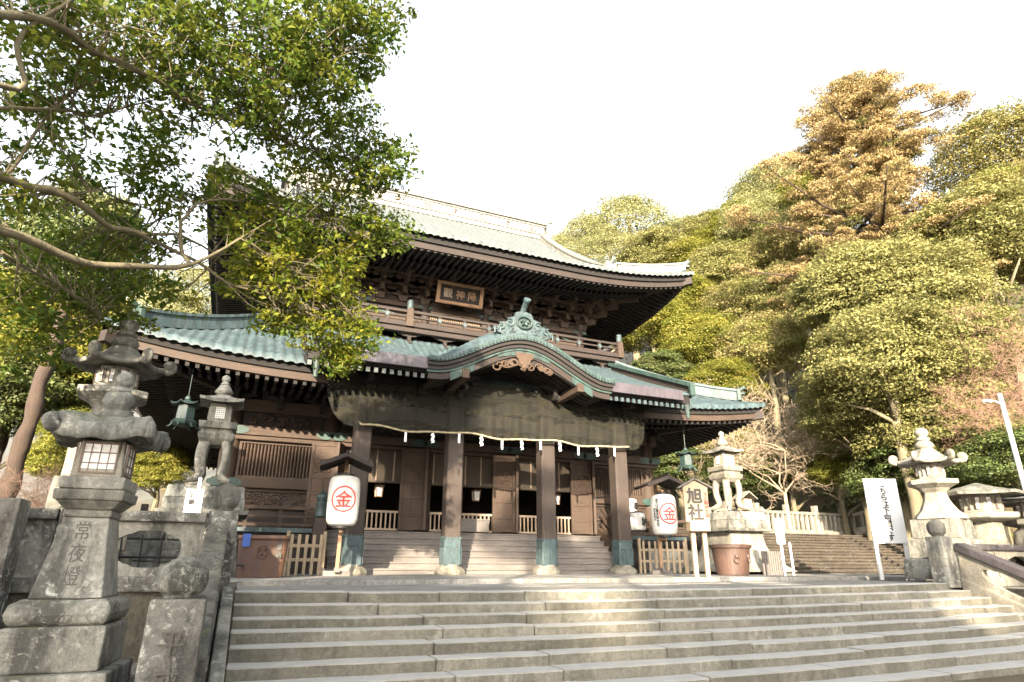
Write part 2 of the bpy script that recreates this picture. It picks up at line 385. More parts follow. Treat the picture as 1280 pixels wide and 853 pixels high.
# ------------------------------------------------------------------ ground, hill, steps, paving
STEP_R, STEP_T, STEP_Y = .131, .364, -10.1
def sp(x): return x if x > 8 else math.log1p(math.exp(x*1.2))/1.2
def hill(x, y):
    h = sp(.85*(x-25.5)+.45*(y-9))-.02
    h = max(h, sp(.35*(y-30)-.1*abs(x+5)) - .03)
    h = min(h, 46+.02*h)
    return h if y > -9.5 or x > 12 else h
def zground(x, y):
    base = -1.2 if y < -9.99 else -.12
    h = hill(x, y)
    if h > .15: return max(base, h*.98+.35*mnoise.noise(Vector((x*.25, y*.25, 0)))*min(1, h))+base*0
    return base
def axis_pts(lo, hi, dense_lo, dense_hi, st, grow=1.25):
    p = list(np.arange(dense_lo, dense_hi+1e-6, st)); d = st; x = dense_hi
    while x < hi: d *= grow; x += d; p.append(min(x, hi))
    d = st; x = dense_lo; q = []
    while x > lo: d *= grow; x -= d; q.append(max(x, lo))
    return q[::-1]+p
gx = axis_pts(-900, 900, -30, 72, 2.0); gy = sorted(set([y for y in axis_pts(-900, 900, -46, 64, 2.0) if abs(y+10) > .8]+[-10.02, -9.98]))
mb = MB(); nx, ny = len(gx), len(gy)
mb.add([(x, y, zground(x, y)) for y in gy for x in gx], [(j*nx+i, j*nx+i+1, (j+1)*nx+i+1, (j+1)*nx+i) for j in range(ny-1) for i in range(nx-1)])
struct(mb.build('ground', 'soil', smooth=True))

def sag(x): return -.055*max(0, 1-((x+.7)/7.4)**2)
mb = MB()
for k in range(10):
    x = -7.98; yf = STEP_Y-STEP_T*k; zt = -STEP_R*k; xe = 6.62+.06*k
    while x < xe:
        w = min(rng.uniform(1.3, 2.9), xe-x)
        if xe-x-w < .5: w = xe-x
        dz = rng.normal(0, .006); dy = rng.normal(0, .011); n = 5
        for i in range(n):
            a, b_ = x+.006+(w-.012)*i/n, x+.006+(w-.012)*(i+1)/n
            za, zb = zt+sag(a)+dz, zt+sag(b_)+dz; bt = zt-.22; yb = yf+.44
            o = len(mb.v)
            if i == 0: mb.v += [(a, yf+dy, bt), (a, yb, bt), (a, yf+dy, za), (a, yb, za)]; mb.f += [(o, o+2, o+3, o+1)]; prev = o
            o = len(mb.v); mb.v += [(b_, yf+dy, bt), (b_, yb, bt), (b_, yf+dy, zb), (b_, yb, zb)]
            mb.f += [(prev, o, o+2, prev+2), (prev+2, o+2, o+3, prev+3), (prev+1, prev+3, o+3, o+1)]; prev = o
            if i == n-1: mb.f += [(o, o+1, o+3, o+2)]
        x += w
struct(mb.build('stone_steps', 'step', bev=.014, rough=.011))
mb = MB()
def slabs(x0, x1, y0, y1, z, wx, wy, th=.12, jit=.004):
    y = y0
    while y < y1-.05:
        h = min(wy*rng.uniform(.85, 1.15), y1-y); x = x0-rng.uniform(0, wx*.8)
        while x < x1:
            w = wx*rng.uniform(.7, 1.4); a, b_ = max(x, x0), min(x+w, x1)
            if b_-a > .06: mb.box(a+.005, b_-.005, y+.005, y+h-.005, z-th, z+rng.normal(0, jit))
            x += w
        y += h
slabs(-7.9, 9, -9.66, -6.32, -.05, 1.3, .62)
slabs(-8.3, 14, -6.0, 3.4, .02, 1.2, .9)
slabs(-14, -8.4, -9.6, 3.4, .02, 1.2, .9)
struct(mb.build('landing_paving', 'paving', bev=.008))
mb = MB(); x = -7.9
while x < 9.5:
    w = rng.uniform(1.4, 2.6); mb.box(x+.004, x+w-.004, -6.31, -6.01, -.15, .05+rng.normal(0, .003)); x += w
struct(mb.build('paving_kerb', 'paving', bev=.012))

# ------------------------------------------------------------------ the shrine hall
YC = 12.35
hall = root('shrine_hall', 'two-storey dark timber shrine hall with curved copper roofs above the stone steps', 'shrine hall', (0, YC, 0), world=True)
W_OFF = hall['_w']
def H(mb, name, mat, parent=None, **kw): return mb.build(name, mat, parent or hall, off=W_OFF, **kw)

class Roof:
    """square hipped eaves ring: L half width, zE height of the tile edge, lift at the corners"""
    def __init__(s, L, zE, Hl, Rl, a, b, th, us): s.L, s.zE, s.Hl, s.Rl, s.a, s.b, s.th, s.us = L, zE, Hl, Rl, a, b, th, us
    def lift(s, d): return s.Hl*max(0, 1-d/s.Rl)**2.2
    def z(s, sd, d): return s.zE+s.lift(d)*max(0, 1-sd/(s.L*.75))+s.a*sd+s.b*sd*sd
    def zu(s, sd, d): return s.zE-s.th+s.lift(d)*max(0, 1-sd/(s.L*.75))+s.us*sd
    def pt(s, side, t, sd, z):
        """side 0 front,1 right,2 back,3 left; t signed along the side"""
        if side == 0: return (t, YC-s.L+sd, z)
        if side == 1: return (s.L-sd, YC+t, z)
        if side == 2: return (-t, YC+s.L-sd, z)
        return (-s.L+sd, YC-t, z)
def tiled_side(roof, side, smax, gable=None, pitch=.3, amp=.045):
    """tile courses rolled as half rounds running up the slope; gable = half length of the ridge"""
    mb = MB(); cols = []; n = int(2*roof.L/pitch*5)
    for i in range(n+1):
        t = -roof.L+2*roof.L*i/n; d = roof.L-abs(t)
        if gable is not None and side in (0, 2) and abs(t) <= gable: top = smax
        elif gable is not None: top = min(d, roof.L-gable if side in (1, 3) else d)
        else: top = min(smax, d)
        ph = (i % 5)/5; bumpz = amp*(math.sin(math.pi*ph)**.7 if ph < .62 else 0)
        nv = 10; col = []
        for j in range(nv+1):
            sd = top*j/nv; col.append(roof.pt(side, t, sd, roof.z(sd, d)+bumpz))
        cols.append(col)
    nv = 10
    mb.v = [p for c in cols for p in c]
    mb.f = [(i*(nv+1)+j, (i+1)*(nv+1)+j, (i+1)*(nv+1)+j+1, i*(nv+1)+j+1) for i in range(n) for j in range(nv)]
    # the tile edge hangs down a little
    o = len(mb.v); mb.v += [(c[0][0], c[0][1], c[0][2]-.13-amp) for c in cols]
    mb.f += [(i*(nv+1), o+i, o+i+1, (i+1)*(nv+1)) for i in range(n)]
    return mb
def eave_band(roof, side, inset, ztop, zbot, thick=.16, n=64):
    """a moulded board running under the tile edge"""
    mb = MB(); pts = []
    for i in range(n+1):
        t = (-1+2*i/n)*(roof.L-inset); d = roof.L-inset-abs(t)
        z = roof.zE+roof.lift(d)
        pts.append([roof.pt(side, t, inset, z+ztop), roof.pt(side, t, inset, z+zbot), roof.pt(side, t*(1-thick/roof.L), inset+thick, z+zbot), roof.pt(side, t*(1-thick/roof.L), inset+thick, z+ztop)])
    mb.v = [p for q in pts for p in q]
    for i in range(n):
        for k in range(4): mb.f.append((i*4+k, i*4+(k+1) % 4, (i+1)*4+(k+1) % 4, (i+1)*4+k))
    return mb
def underside(roof, side, smax, pitch=.28, first=.35, drop=1.55, w=.11, h=.14):
    """boarding and two tiers of parallel rafters"""
    mb = MB()
    def fn(u, v):
        sd = first+(smax-first)*v; t = (-1+2*u)*(roof.L-sd); d = roof.L-sd-abs(t)
        return roof.pt(side, t, sd, roof.zu(sd, d+sd*.0))
    mb.grid(fn, 41, 6)
    n = int(2*(roof.L-first)/pitch)
    for i in range(n+1):
        t = -(roof.L-first)+2*(roof.L-first)*i/n; lim = min(smax, roof.L-abs(t))
        for tier, (a, b_, dz) in enumerate(((first, min(lim, drop+.25), -.03-h/2), (drop, lim, -.10-h/2-.07))):
            if b_-a < .12: continue
            d = roof.L-abs(t)
            p = roof.pt(side, t, a, roof.zu(a, d-a)+dz); q = roof.pt(side, t, b_, roof.zu(b_, max(0, d-b_))+dz)
            mb.bar(p, q, w, h)
    def fn2(u, v):
        sd = drop+.0; t = (-1+2*u)*(roof.L-sd); d = roof.L-sd-abs(t); z = roof.zu(sd, d)
        return roof.pt(side, t, sd, z-.02-.22*v)
    mb.grid(fn2, 41, 2, thick=(0, 0, .001)); return mb

LOW = Roof(12.37, 6.42, .52, 6.5, .42, .035, .62, .10)
UP = Roof(10.7, 12.9, .8, 6.5, .415, .0255, .62, .12)
RZ = UP.z(UP.L, 99)                      # height of the roof at the ridge line

# lower storey roof
lr = H(tiled_side(LOW, 0, 5.0), 'lower_roof', 'copper', smooth=True)
for sd in (1, 2, 3): H(tiled_side(LOW, sd, 5.0, pitch=.3 if sd != 2 else .6), 'roof_slope', 'copper', lr, smooth=True)
for sd in range(4):
    H(eave_band(LOW, sd, .18, -.10, -.36), 'eave_board', 'eave_shade', lr)
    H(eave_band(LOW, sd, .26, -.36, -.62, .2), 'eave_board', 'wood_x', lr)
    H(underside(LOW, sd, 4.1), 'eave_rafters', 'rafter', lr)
def hip_ridge(roof, sx, sy, s0, s1, w, h, mat, parent, orn=.45):
    mb = MB(); pts = []; n = 14
    for i in range(n+1):
        s_ = s0+(s1-s0)*i/n; x = sx*(roof.L-s_); y = YC+sy*(roof.L-s_); pts.append((x, y, roof.z(s_, s_)))
    for a, b_ in zip(pts[:-1], pts[1:]):
        mb.bar((a[0], a[1], a[2]+h/2), (b_[0], b_[1], b_[2]+h/2), w, h)
        mb.bar((a[0], a[1], a[2]+h+.05), (b_[0], b_[1], b_[2]+h+.05), w+.12, .1)
    o = H(mb, 'hip_ridge', mat)
    e = pts[0]; m2 = MB(); dx, dy = sx*.7071, sy*.7071
    m2.cbox((e[0]+dx*.06, e[1]+dy*.06, e[2]+h*.62), (.16, w+.22, h*1.25), Matrix.Rotation(math.atan2(dy, dx), 3, 'Z'))
    m2.tube([(e[0], e[1], e[2]+h*1.1), (e[0]+dx*.32, e[1]+dy*.32, e[2]+h*1.1+.16)], [.10, .09], 10)
    m2.lathe([(.0, -.05), (.16, -.04), (.16, .05), (0, .06)], 12, (e[0]+dx*.15, e[1]+dy*.15, e[2]+h*.75))
    H(m2, 'ridge_end_tile', 'tile' if mat != 'copper' else 'copper_dark', o, bev=.01)
for sx in (-1, 1):
    for sy in (-1, 1): hip_ridge(LOW, sx, sy, .75, 4.6, .30, .42, 'copper', lr)
# corner beams that carry the eaves
for sx in (-1, 1):
    for sy in (-1, 1):
        mb = MB(); L = LOW.L; mb.bar((sx*(L-.1), YC+sy*(L-.1), LOW.zE+LOW.Hl-.50), (sx*(L-3.9), YC+sy*(L-3.9), 6.0), .26, .34)
        H(mb, 'corner_beam', 'wood_red', lr)
        mb = MB(); L = UP.L; mb.bar((sx*(L-.1), YC+sy*(L-.1), UP.zE+UP.Hl-.48), (sx*(L-4.1), YC+sy*(L-4.1), 12.7), .26, .34)
        H(mb, 'corner_beam', 'wood_red', lr)

# upper storey roof: hipped below, gabled above
GX = 8.0
ur = H(tiled_side(UP, 0, UP.L, GX), 'upper_roof', 'copper_pale', smooth=True)
for sd in (1, 2, 3): H(tiled_side(UP, sd, UP.L, GX), 'roof_slope', 'copper_pale', ur, smooth=True)
for sd in range(4):
    H(eave_band(UP, sd, .20, -.08, -.40), 'eave_board', 'eave_shade', ur)
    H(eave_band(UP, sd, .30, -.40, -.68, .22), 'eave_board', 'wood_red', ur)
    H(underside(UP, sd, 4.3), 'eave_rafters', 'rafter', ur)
for sx in (-1, 1):
    # gable wall and its bargeboards
    s0 = UP.L-GX; poly = [(YC+(-1 if i < 13 else 1)*0, 0) for i in range(0)]
    prof = [(YC-UP.L+s0+(UP.L-s0)*i/12, UP.z(s0+(UP.L-s0)*i/12, 99)-.05) for i in range(13)]
    poly = prof+[(2*YC-y, z) for y, z in prof[-2::-1]]
    mb = MB(); mb.prism(poly, sx*(GX-.5), sx*(GX-.35), 'YZ'); H(mb, 'gable_wall', 'wood_dark', ur)
    mb = MB()
    for (a, b_) in zip(poly[:-1], poly[1:]): mb.bar((sx*(GX+.02), a[0], a[1]-.16), (sx*(GX+.02), b_[0], b_[1]-.16), .12, .42)
    H(mb, 'bargeboard', 'wood_red', ur)
    for sy in (-1, 1):
        mb = MB(); q = [(y, z) for y, z in prof]
        for (a, b_) in zip(q[:-1], q[1:]):
            ya, yb = (a[0], b_[0]) if sy < 0 else (2*YC-a[0], 2*YC-b_[0])
            mb.bar((sx*(GX-.25), ya, a[1]+.24), (sx*(GX-.25), yb, b_[1]+.24), .34, .40)
            mb.bar((sx*(GX-.25), ya, a[1]+.48), (sx*(GX-.25), yb, b_[1]+.48), .46, .10)
        o = H(mb, 'descending_ridge', 'ridge')
        y0 = q[0][0] if sy < 0 else 2*YC-q[0][0]; m2 = MB()
        m2.cbox((sx*(GX-.25), y0, q[0][1]+.32), (.6, .2, .75)); m2.tube([(sx*(GX-.25), y0, q[0][1]+.6), (sx*(GX-.25), y0+sy*.35, q[0][1]+.8)], [.1, .09], 10)
        H(m2, 'ridge_end_tile', 'tile', o, bev=.02)
        hip_ridge(UP, sx, sy, .35, 2.6, .30, .36, 'ridge', ur)
mb = MB()
mb.box(-GX+.15, GX-.15, YC-.30, YC+.30, RZ-.2, RZ+.85)
mb.box(-GX, GX, YC-.42, YC+.42, RZ+.85, RZ+.95); mb.lathe([(.0, 0), (.2, 0), (.2, 0), (0, 0)], 3, (0, YC, RZ))
mb.box(-GX, GX, YC-.36, YC+.36, RZ+.10, RZ+.17); mb.box(-GX, GX, YC-.36, YC+.36, RZ+.70, RZ+.75)
mb.tube([(-GX-.2, YC, RZ+1.03), (GX+.2, YC, RZ+1.03)], [.15, .15], 10)
rd = H(mb, 'main_ridge', 'ridge')
for i in range(9):
    x = -GX+1.0+i*(2*GX-2)/8
    if i % 2 == 0:
        mb = MB()
        for k in range(18):
            a = 2*math.pi*k/18; b_ = 2*math.pi*(k+1)/18
            mb.bar((x+.22*math.cos(a), YC-.33, RZ+.44+.22*math.sin(a)), (x+.22*math.cos(b_), YC-.33, RZ+.44+.22*math.sin(b_)), .06, .06)
        for k in range(3): mb.cbox((x+.09*math.cos(k*2.09+.5), YC-.33, RZ+.44+.09*math.sin(k*2.09+.5)), (.11, .06, .11))
        H(mb, 'ridge_crest', 'ridge', rd)
    else:
        mb = MB(); mb.cbox((x, YC-.33, RZ+.44), (.06, .06, .26)); mb.cbox((x+.05, YC-.33, RZ+.52), (.12, .06, .07)); H(mb, 'ridge_crest', 'iron', rd)
for sx in (-1, 1):
    mb = MB(); poly = [(-.55, 0), (-.62, .35), (-.42, .6), (-.35, 1.0), (0, 1.35), (.35, 1.0), (.42, .6), (.62, .35), (.55, 0)]
    mb.prism([(YC+a, RZ-.1+b_) for a, b_ in poly], sx*(GX), sx*(GX+.28), 'YZ')
    mb.tube([(sx*GX, YC, RZ+1.15), (sx*(GX+.55), YC, RZ+1.45)], [.13, .12], 10)
    H(mb, 'ridge_end_tile', 'tile', rd, bev=.03)

# upper storey wall, balcony and brackets
mb = MB(); B = 6.62; yw = YC-B
mb.box(-B, B, yw, YC+B, 9.5, 12.9); uw = H(mb, 'upper_wall', 'wood_red')
for z0, z1, pr in ((9.86, 10.1, .08), (10.5, 10.68, .10), (10.86, 11.04, .12), (11.14, 11.34, .14)):
    for sy in (0, 1):
        mb = MB(); y = yw if sy == 0 else YC+B
        mb.box(-B-pr, B+pr, y-pr if sy == 0 else y, y if sy == 0 else y+pr, z0, z1); H(mb, 'wall_beam', 'wood_x', uw, bev=.012)
        mb = MB(); x = -B if sy == 0 else B
        mb.box(x-pr if sy == 0 else x, x if sy == 0 else x+pr, yw, YC+B, z0, z1); H(mb, 'wall_beam', 'wood_red', uw, bev=.012)
for i, x in enumerate((-6.5, -4.3, -1.45, 1.45, 4.3, 6.5)):
    mb = MB(); mb.lathe([(.2, 9.8), (.2, 11.9)], 14, (x, yw-.03, 0)); H(mb, 'upper_pillar', 'wood_red', uw, smooth=True)
    if i not in (2, 3):
        for z in (10.70,):                       # green painted frog-leg struts on the wall
            for dx in (-1.0, 1.0):
                if abs(x+dx) > 6.4: continue
                mb = MB(); poly = [(-.55, 0), (-.5, .1), (-.22, .16), (-.1, .24), (.1, .24), (.22, .16), (.5, .1), (.55, 0)]
                mb.prism([(x+dx+a, z-.02+b_) for a, b_ in poly], yw-.06, yw-.005); H(mb, 'painted_strut', 'copper_dark', uw)
    for z0, z1 in ((10.86, 11.04), (11.14, 11.34)):     # metal fittings where beams cross pillars
        mb = MB(); pr = .155 if z0 > 11.1 else .135; mb.box(x-.34, x+.34, yw-pr-.01, yw-pr+.02, z0+.02, z1-.02); H(mb, 'beam_fitting', 'copper_dark', uw)
# lattice doors between the middle pillars
mb = MB()
for i in range(27): mb.box(-1.2+i*.09, -1.17+i*.09, yw-.05, yw-.01, 10.1, 11.2)
for j in range(5): mb.box(-1.22, 1.24, yw-.06, yw-.03, 10.15+j*.24, 10.18+j*.24)
H(mb, 'lattice_door', 'wood_pale', uw)
mb = MB(); Bb = 7.35
mb.box(-Bb, Bb, YC-Bb, YC+Bb, 8.3, 9.25); H(mb, 'balcony_base', 'wood_dark')
mb = MB(); Bf = 8.1
mb.box(-Bf, Bf, YC-Bf, YC+Bf, 9.72, 9.82); mb.box(-Bf+.1, Bf-.1, YC-Bf+.1, YC-Bf+.3, 9.5, 9.719); mb.box(-Bf+.1, -Bf+.3, YC-Bf+.3, YC+Bf-.3, 9.5, 9.719); mb.box(Bf-.3, Bf-.1, YC-Bf+.3, YC+Bf-.3, 9.5, 9.719)
balc = H(mb, 'balcony', 'wood_red', bev=.02)
def cloud(mb, c, w, h, th=.14, axis='x'):
    poly = [(-.5, .5), (-.5, .15), (-.36, -.02), (-.3, -.3), (-.1, -.5), (.1, -.5), (.3, -.3), (.36, -.02), (.5, .15), (.5, .5)]
    if axis == 'x': mb.prism([(c[0]+a*w, c[2]+b_*h) for a, b_ in poly], c[1]-th/2, c[1]+th/2)
    else: mb.prism([(c[1]+a*w, c[2]+b_*h) for a, b_ in poly], c[0]-th/2, c[0]+th/2, 'YZ')
def bracket_mesh(tiers, step, rise, s=1.0):
    """stacked bearing blocks and arms stepping outwards (towards -y)"""
    mb = MB(); mb.frust(0, 0, 0, .22*s, .13*s, .13*s, .2*s, .2*s)
    for k in range(tiers):
        z = .22*s+k*rise; y = -k*step
        mb.box(-.07*s, .07*s, y-step-.12*s, .15, z, z+.2*s)                      # projecting arm
        w = (.62+.12*(k % 2))*s
        for yy in ((y,) if k == 0 else (y, y+step)):
            cloud(mb, (0, yy, z+.09*s), w*2, .22*s, .13*s)
            for dx in (-w*.8, 0, w*.8): mb.frust(dx, yy, z+.21*s, z+.21*s+.16*s, .075*s, .075*s, .12*s, .12*s)
        mb.frust(0, y-step, z+.2*s, z+.38*s, .075*s, .075*s, .125*s, .125*s)
    z = .22*s+tiers*rise
    cloud(mb, (0, -tiers*step, z+.05), 1.25*s, .2*s, .13*s)
    # tail rafter with a carved nose
    mb.bar((0, .1, z-.12), (0, -tiers*step-.38*s, z-.34), .11*s, .17*s); return mb
b0 = H(bracket_mesh(4, .44, .34, 1.2), 'bracket_cluster', 'wood_x', None); b0.data.transform(Matrix.Translation(Vector(W_OFF)))
first = True
def put_bracket(src, x, y, z, rz):
    global first
    o = src if first else src.copy()
    if not first: COL.objects.link(o)
    o.parent = hall; o.location = (x-W_OFF[0], y-W_OFF[1], z); o.rotation_euler = (0, 0, rz); first = False; return o
for side in range(4):
    n = 14 if side in (0, 3) else 6
    for i in range(n):
        t = -B+2*B*i/(n-1)
        if side > 0 and i == 0: continue
        x, y, rz = [(t, yw-.05, 0), (B+.05, YC+t, math.pi/2), (-t, YC+B+.05, math.pi), (-B-.05, YC-t, -math.pi/2)][side]
        put_bracket(b0, x, y, 11.36, rz)
for x in (-B, B):
    o = put_bracket(b0, x, yw, 11.36, -math.pi/4 if x < 0 else math.pi/4); o.scale = (1, 1.35, 1)
first = True
b1 = H(bracket_mesh(1, .34, .30, .8), 'balcony_bracket', 'wood_red', None); b1.data.transform(Matrix.Translation(Vector(W_OFF)))
for side in (0, 3, 1):
    n = 10 if side == 0 else 6
    for i in range(n):
        t = -Bb+.25+(2*Bb-.5)*i/(n-1)
        x, y, rz = [(t, YC-Bb-.03, 0), (Bb+.03, YC+t, math.pi/2), 0, (-Bb-.03, YC-t, -math.pi/2)][side]
        put_bracket(b1, x, y, 8.93, rz)
first = True
b2 = H(bracket_mesh(2, .38, .30, .85), 'bracket_cluster', 'wood_dark', None); b2.data.transform(Matrix.Translation(Vector(W_OFF)))
for side in (0, 3, 1):
    n = 13 if side == 0 else 8
    for i in range(n):
        t = -8.6+17.2*i/(n-1)
        x, y, rz = [(t, YC-8.6-.05, 0), (8.65, YC+t, math.pi/2), 0, (-8.65, YC-t, -math.pi/2)][side]
        put_bracket(b2, x, y, 5.28, rz)
# balcony railing
def giboshi_post(name, x, y, z0, h, w, parent, body='wood_red', cap='copper', sleeve=True):
    mb = MB(); mb.frust(x, y, z0, z0+h*.68, w*.62, w*.62, w*.5, w*.5); o = H(mb, name, body, parent, bev=.02)
    m2 = MB(); zz = z0+h*.68; m2.lathe([(w*.52, 0), (w*.56, h*.03), (w*.5, h*.05), (w*.5, h*.17), (w*.58, h*.19), (w*.36, h*.21), (w*.34, h*.22), (w*.55, h*.255), (w*.5, h*.29), (w*.25, h*.32), (.01, h*.35)], 14, (x, y, zz))
    H(m2, 'onion_cap', cap, o, smooth=True); return o
for side in range(4):
    mb = MB(); e = Bf-.12
    def P(t, dd=0): return [(t, YC-e), (e, YC+t), (-t, YC+e), (-e, YC-t)][side]
    for z, h in ((9.9, .12), (10.18, .07), (10.42, .10)):
        a, b_ = P(-e), P(e); mb.bar((*a, z), (*b_, z), .10, h)
    rl = H(mb, 'balcony_railing', 'wood_red')
    n = 14
    for i in range(1, n):
        if i % 5 == 0: continue
        p = P(-e+2*e*i/n); m2 = MB(); m2.box(p[0]-.06, p[0]+.06, p[1]-.06, p[1]+.06, 9.82, 10.36); H(m2, 'rail_post', 'wood_red', rl)
        if side in (0, 3):
            m2 = MB(); m2.box(p[0]-.075, p[0]+.075, p[1]-.075, p[1]+.075, 10.1, 10.26); H(m2, 'rail_fitting', 'copper', rl)
for (x, y) in [(-Bf+.12, YC-Bf+.12), (Bf-.12, YC-Bf+.12), (-Bf+.12, YC+Bf-.12), (Bf-.12, YC+Bf-.12), (-2.45, YC-Bf+.12), (2.45, YC-Bf+.12)]:
    giboshi_post('newel_post', x, y, 9.72, 1.22, .26, hall, 'wood_x')
# lower storey walls
HB = 8.6; yw = YC-HB; FZ = 1.4
mb = MB()
mb.box(-HB, HB, YC+HB-.2, YC+HB, 0, 6.4); mb.box(-HB, -HB+.2, yw, YC+HB-.2, 0, 6.4); mb.box(HB-.2, HB, yw, YC+HB-.2, 0, 6.4)
mb.box(-HB+.2, HB-.2, yw+.02, yw+.2, 4.85, 6.4)                       # over the openings
lw = H(mb, 'lower_wall', 'wood_dark')
mb = MB(); mb.box(-HB+.2, HB-.2, yw+.2, YC+HB-.2, FZ-.2, FZ); H(mb, 'inner_floor', 'wood_dark')
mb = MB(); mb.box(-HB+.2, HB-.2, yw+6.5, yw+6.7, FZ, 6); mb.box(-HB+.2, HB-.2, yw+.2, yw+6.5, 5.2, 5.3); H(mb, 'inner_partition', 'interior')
for x in (-3.6, -1.2, 1.2, 3.6):
    mb = MB(); mb.lathe([(.22, FZ), (.22, 5.2)], 12, (x, yw+4.2, 0)); H(mb, 'inner_pillar', 'wood_dark', smooth=True)
PX = (-8.6, -5.25, -1.75, 1.75, 5.25, 8.6)
for x in PX:
    mb = MB(); mb.lathe([(.30, .2), (.30, 5.5)], 18, (x, yw-.02, 0)); H(mb, 'wall_pillar', 'wood_x' if abs(x) < 9 else 'wood', smooth=True)
for (z0, z1, pr, nm) in ((2.74, 3.06, .34, 'sill_beam'), (4.36, 4.5, .32, 'lintel_beam'), (4.52, 4.84, .37, 'lintel_beam'), (5.36, 5.80, .30, 'head_beam')):
    for (a, b_) in (((-9.0, -4.95), (4.95, 9.0)) if nm == 'sill_beam' else ((-9.05, 9.05),)):
        mb = MB(); mb.box(a, b_, yw-pr, yw-.02, z0, z1); H(mb, nm, 'wood_x', bev=.015)
    if nm != 'sill_beam':
        for sx in (-1, 1): mb = MB(); mb.box(min(sx*HB, sx*(HB+pr)), max(sx*HB, sx*(HB+pr)), yw, YC+HB, z0, z1); H(mb, nm, 'wood_x')
for x in PX:
    for z in ((4.68, 2.9) if abs(x) > 5 else (4.68,)):
        mb = MB(); pr = .385 if z > 4 else .355
        for dx in (-.24, .24):
            mb.prism([(x+dx+.25*math.cos(a)*(1 if abs(math.cos(a)) < .9 else 1.25), z+.15*math.sin(a)) for a in np.linspace(0, 2*math.pi, 14, endpoint=False)], yw-pr-.01, yw-pr+.03)
        H(mb, 'beam_fitting', 'copper_dark')
for (x0, x1) in zip(PX[:-1], PX[1:]):                                   # carved transoms
    mb = MB(); mb.box(x0+.3, x1-.3, yw-.10, yw+.0, 4.84, 5.36); tr = H(mb, 'transom', 'wood_dark')
    mb = MB(); n = int((x1-x0-.8)/.2)
    for i in range(n*3):
        cx = x0+.45+rng.uniform(0, x1-x0-.9); cz = rng.uniform(4.93, 5.27); r_ = rng.uniform(.06, .13); a0 = rng.uniform(0, 6)
        mb.tube([(cx+r_*(1-k*.08)*math.cos(a0+k*.75), yw-.14-rng.uniform(0, .05), cz+r_*(1-k*.08)*math.sin(a0+k*.75)*.8) for k in range(7)], [.022]*7, 5)
    H(mb, 'cloud_carving', 'carving', tr)
def lattice_bay(x0, x1):
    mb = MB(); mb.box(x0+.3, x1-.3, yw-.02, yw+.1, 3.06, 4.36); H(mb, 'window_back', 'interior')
    mb = MB(); f = .1
    mb.box(x0+.3, x1-.3, yw-.16, yw-.04, 3.06, 3.06+f); mb.box(x0+.3, x1-.3, yw-.16, yw-.04, 4.36-f, 4.36); mb.box(x0+.3, x0+.3+f, yw-.16, yw-.04, 3.06+f, 4.36-f); mb.box(x1-.3-f, x1-.3, yw-.16, yw-.04, 3.06+f, 4.36-f)
    w = H(mb, 'lattice_window', 'wood_x', bev=.01)
    mb = MB(); n = int((x1-x0-.8)/.115)
    for i in range(n): x = x0+.42+(x1-x0-.84)*(i+.5)/n; mb.cbox((x, yw-.1, 3.71), (.055, .055, 1.1), Matrix.Rotation(R(45), 3, 'Z'))
    H(mb, 'lattice_bars', 'wood_x', w)
    mb = MB(); mb.box(x0+.3, x1-.3, yw-.12, yw+.1, FZ, 2.74); lp = H(mb, 'lower_panel', 'wood_red')
    mb = MB(); n = 60
    for i in range(n):
        cx = x0+.5+rng.uniform(0, x1-x0-1.); cz = rng.uniform(2.2, 2.6); r_ = rng.uniform(.05, .12); a0 = rng.uniform(0, 6)
        mb.tube([(cx+r_*(1-k*.08)*math.cos(a0+k*.75), yw-.15, cz+r_*(1-k*.08)*math.sin(a0+k*.75)*.8) for k in range(7)], [.02]*7, 5)
    H(mb, 'cloud_carving', 'carving', lp)
    mb = MB(); mb.box(x0+.3, x1-.3, yw-.2, yw-.12, 2.06, 2.16); mb.box(x0+.3, x1-.3, yw-.2, yw-.12, 2.64, 2.73); H(mb, 'panel_rail', 'wood_x', lp)
lattice_bay(-8.6, -5.25); lattice_bay(5.25, 8.6)
def open_bay(x0, x1, board):
    mb = MB(); n = 7
    mb.box(x0+.3, x1-.3, yw-.06, yw-.03, 3.22, 4.36); bl = H(mb, 'bamboo_blind', 'bamboo')
    for i in range(5): mb = MB(); x = x0+.45+(x1-x0-.9)*i/4; mb.box(x-.025, x+.025, yw-.075, yw-.06, 3.22, 4.36); H(mb, 'blind_tape', 'rail_pale', bl)
    mb = MB(); mb.lathe([(.05, 0), (.05, x1-x0-.7)], 8); m2 = MB(); m2.v = [(z+x0+.35, yw-.05+y, 3.2+x) for x, y, z in mb.v]; m2.f = mb.f; H(m2, 'blind_roll', 'bamboo', bl)
    y = yw-.32; mb = MB(); mb.box(x0+.3, x1-.3, y-.05, y+.05, 2.07, 2.15); mb.box(x0+.3, x1-.3, y-.05, y+.05, 1.46, 1.53)
    z1 = 2.07
    n = 17
    for i in range(n+1): x = x0+.34+(x1-x0-.68)*i/n; mb.box(x-.027, x+.027, y-.027, y+.027, 1.53, z1)
    rl = H(mb, 'baluster_rail', 'rail_pale', bev=.004)
    if board:
        mb = MB(); mb.box(x0+.8, x1-1.0, y-.45, y-.35, 1.46, 1.86); mb.box(x0+.75, x1-.95, y-.47, y-.33, 1.86, 1.93); H(mb, 'threshold_board', 'wood_grey', bev=.01)
open_bay(-5.25, -1.75, False); open_bay(-1.75, 1.75, True); open_bay(1.75, 5.25, False)
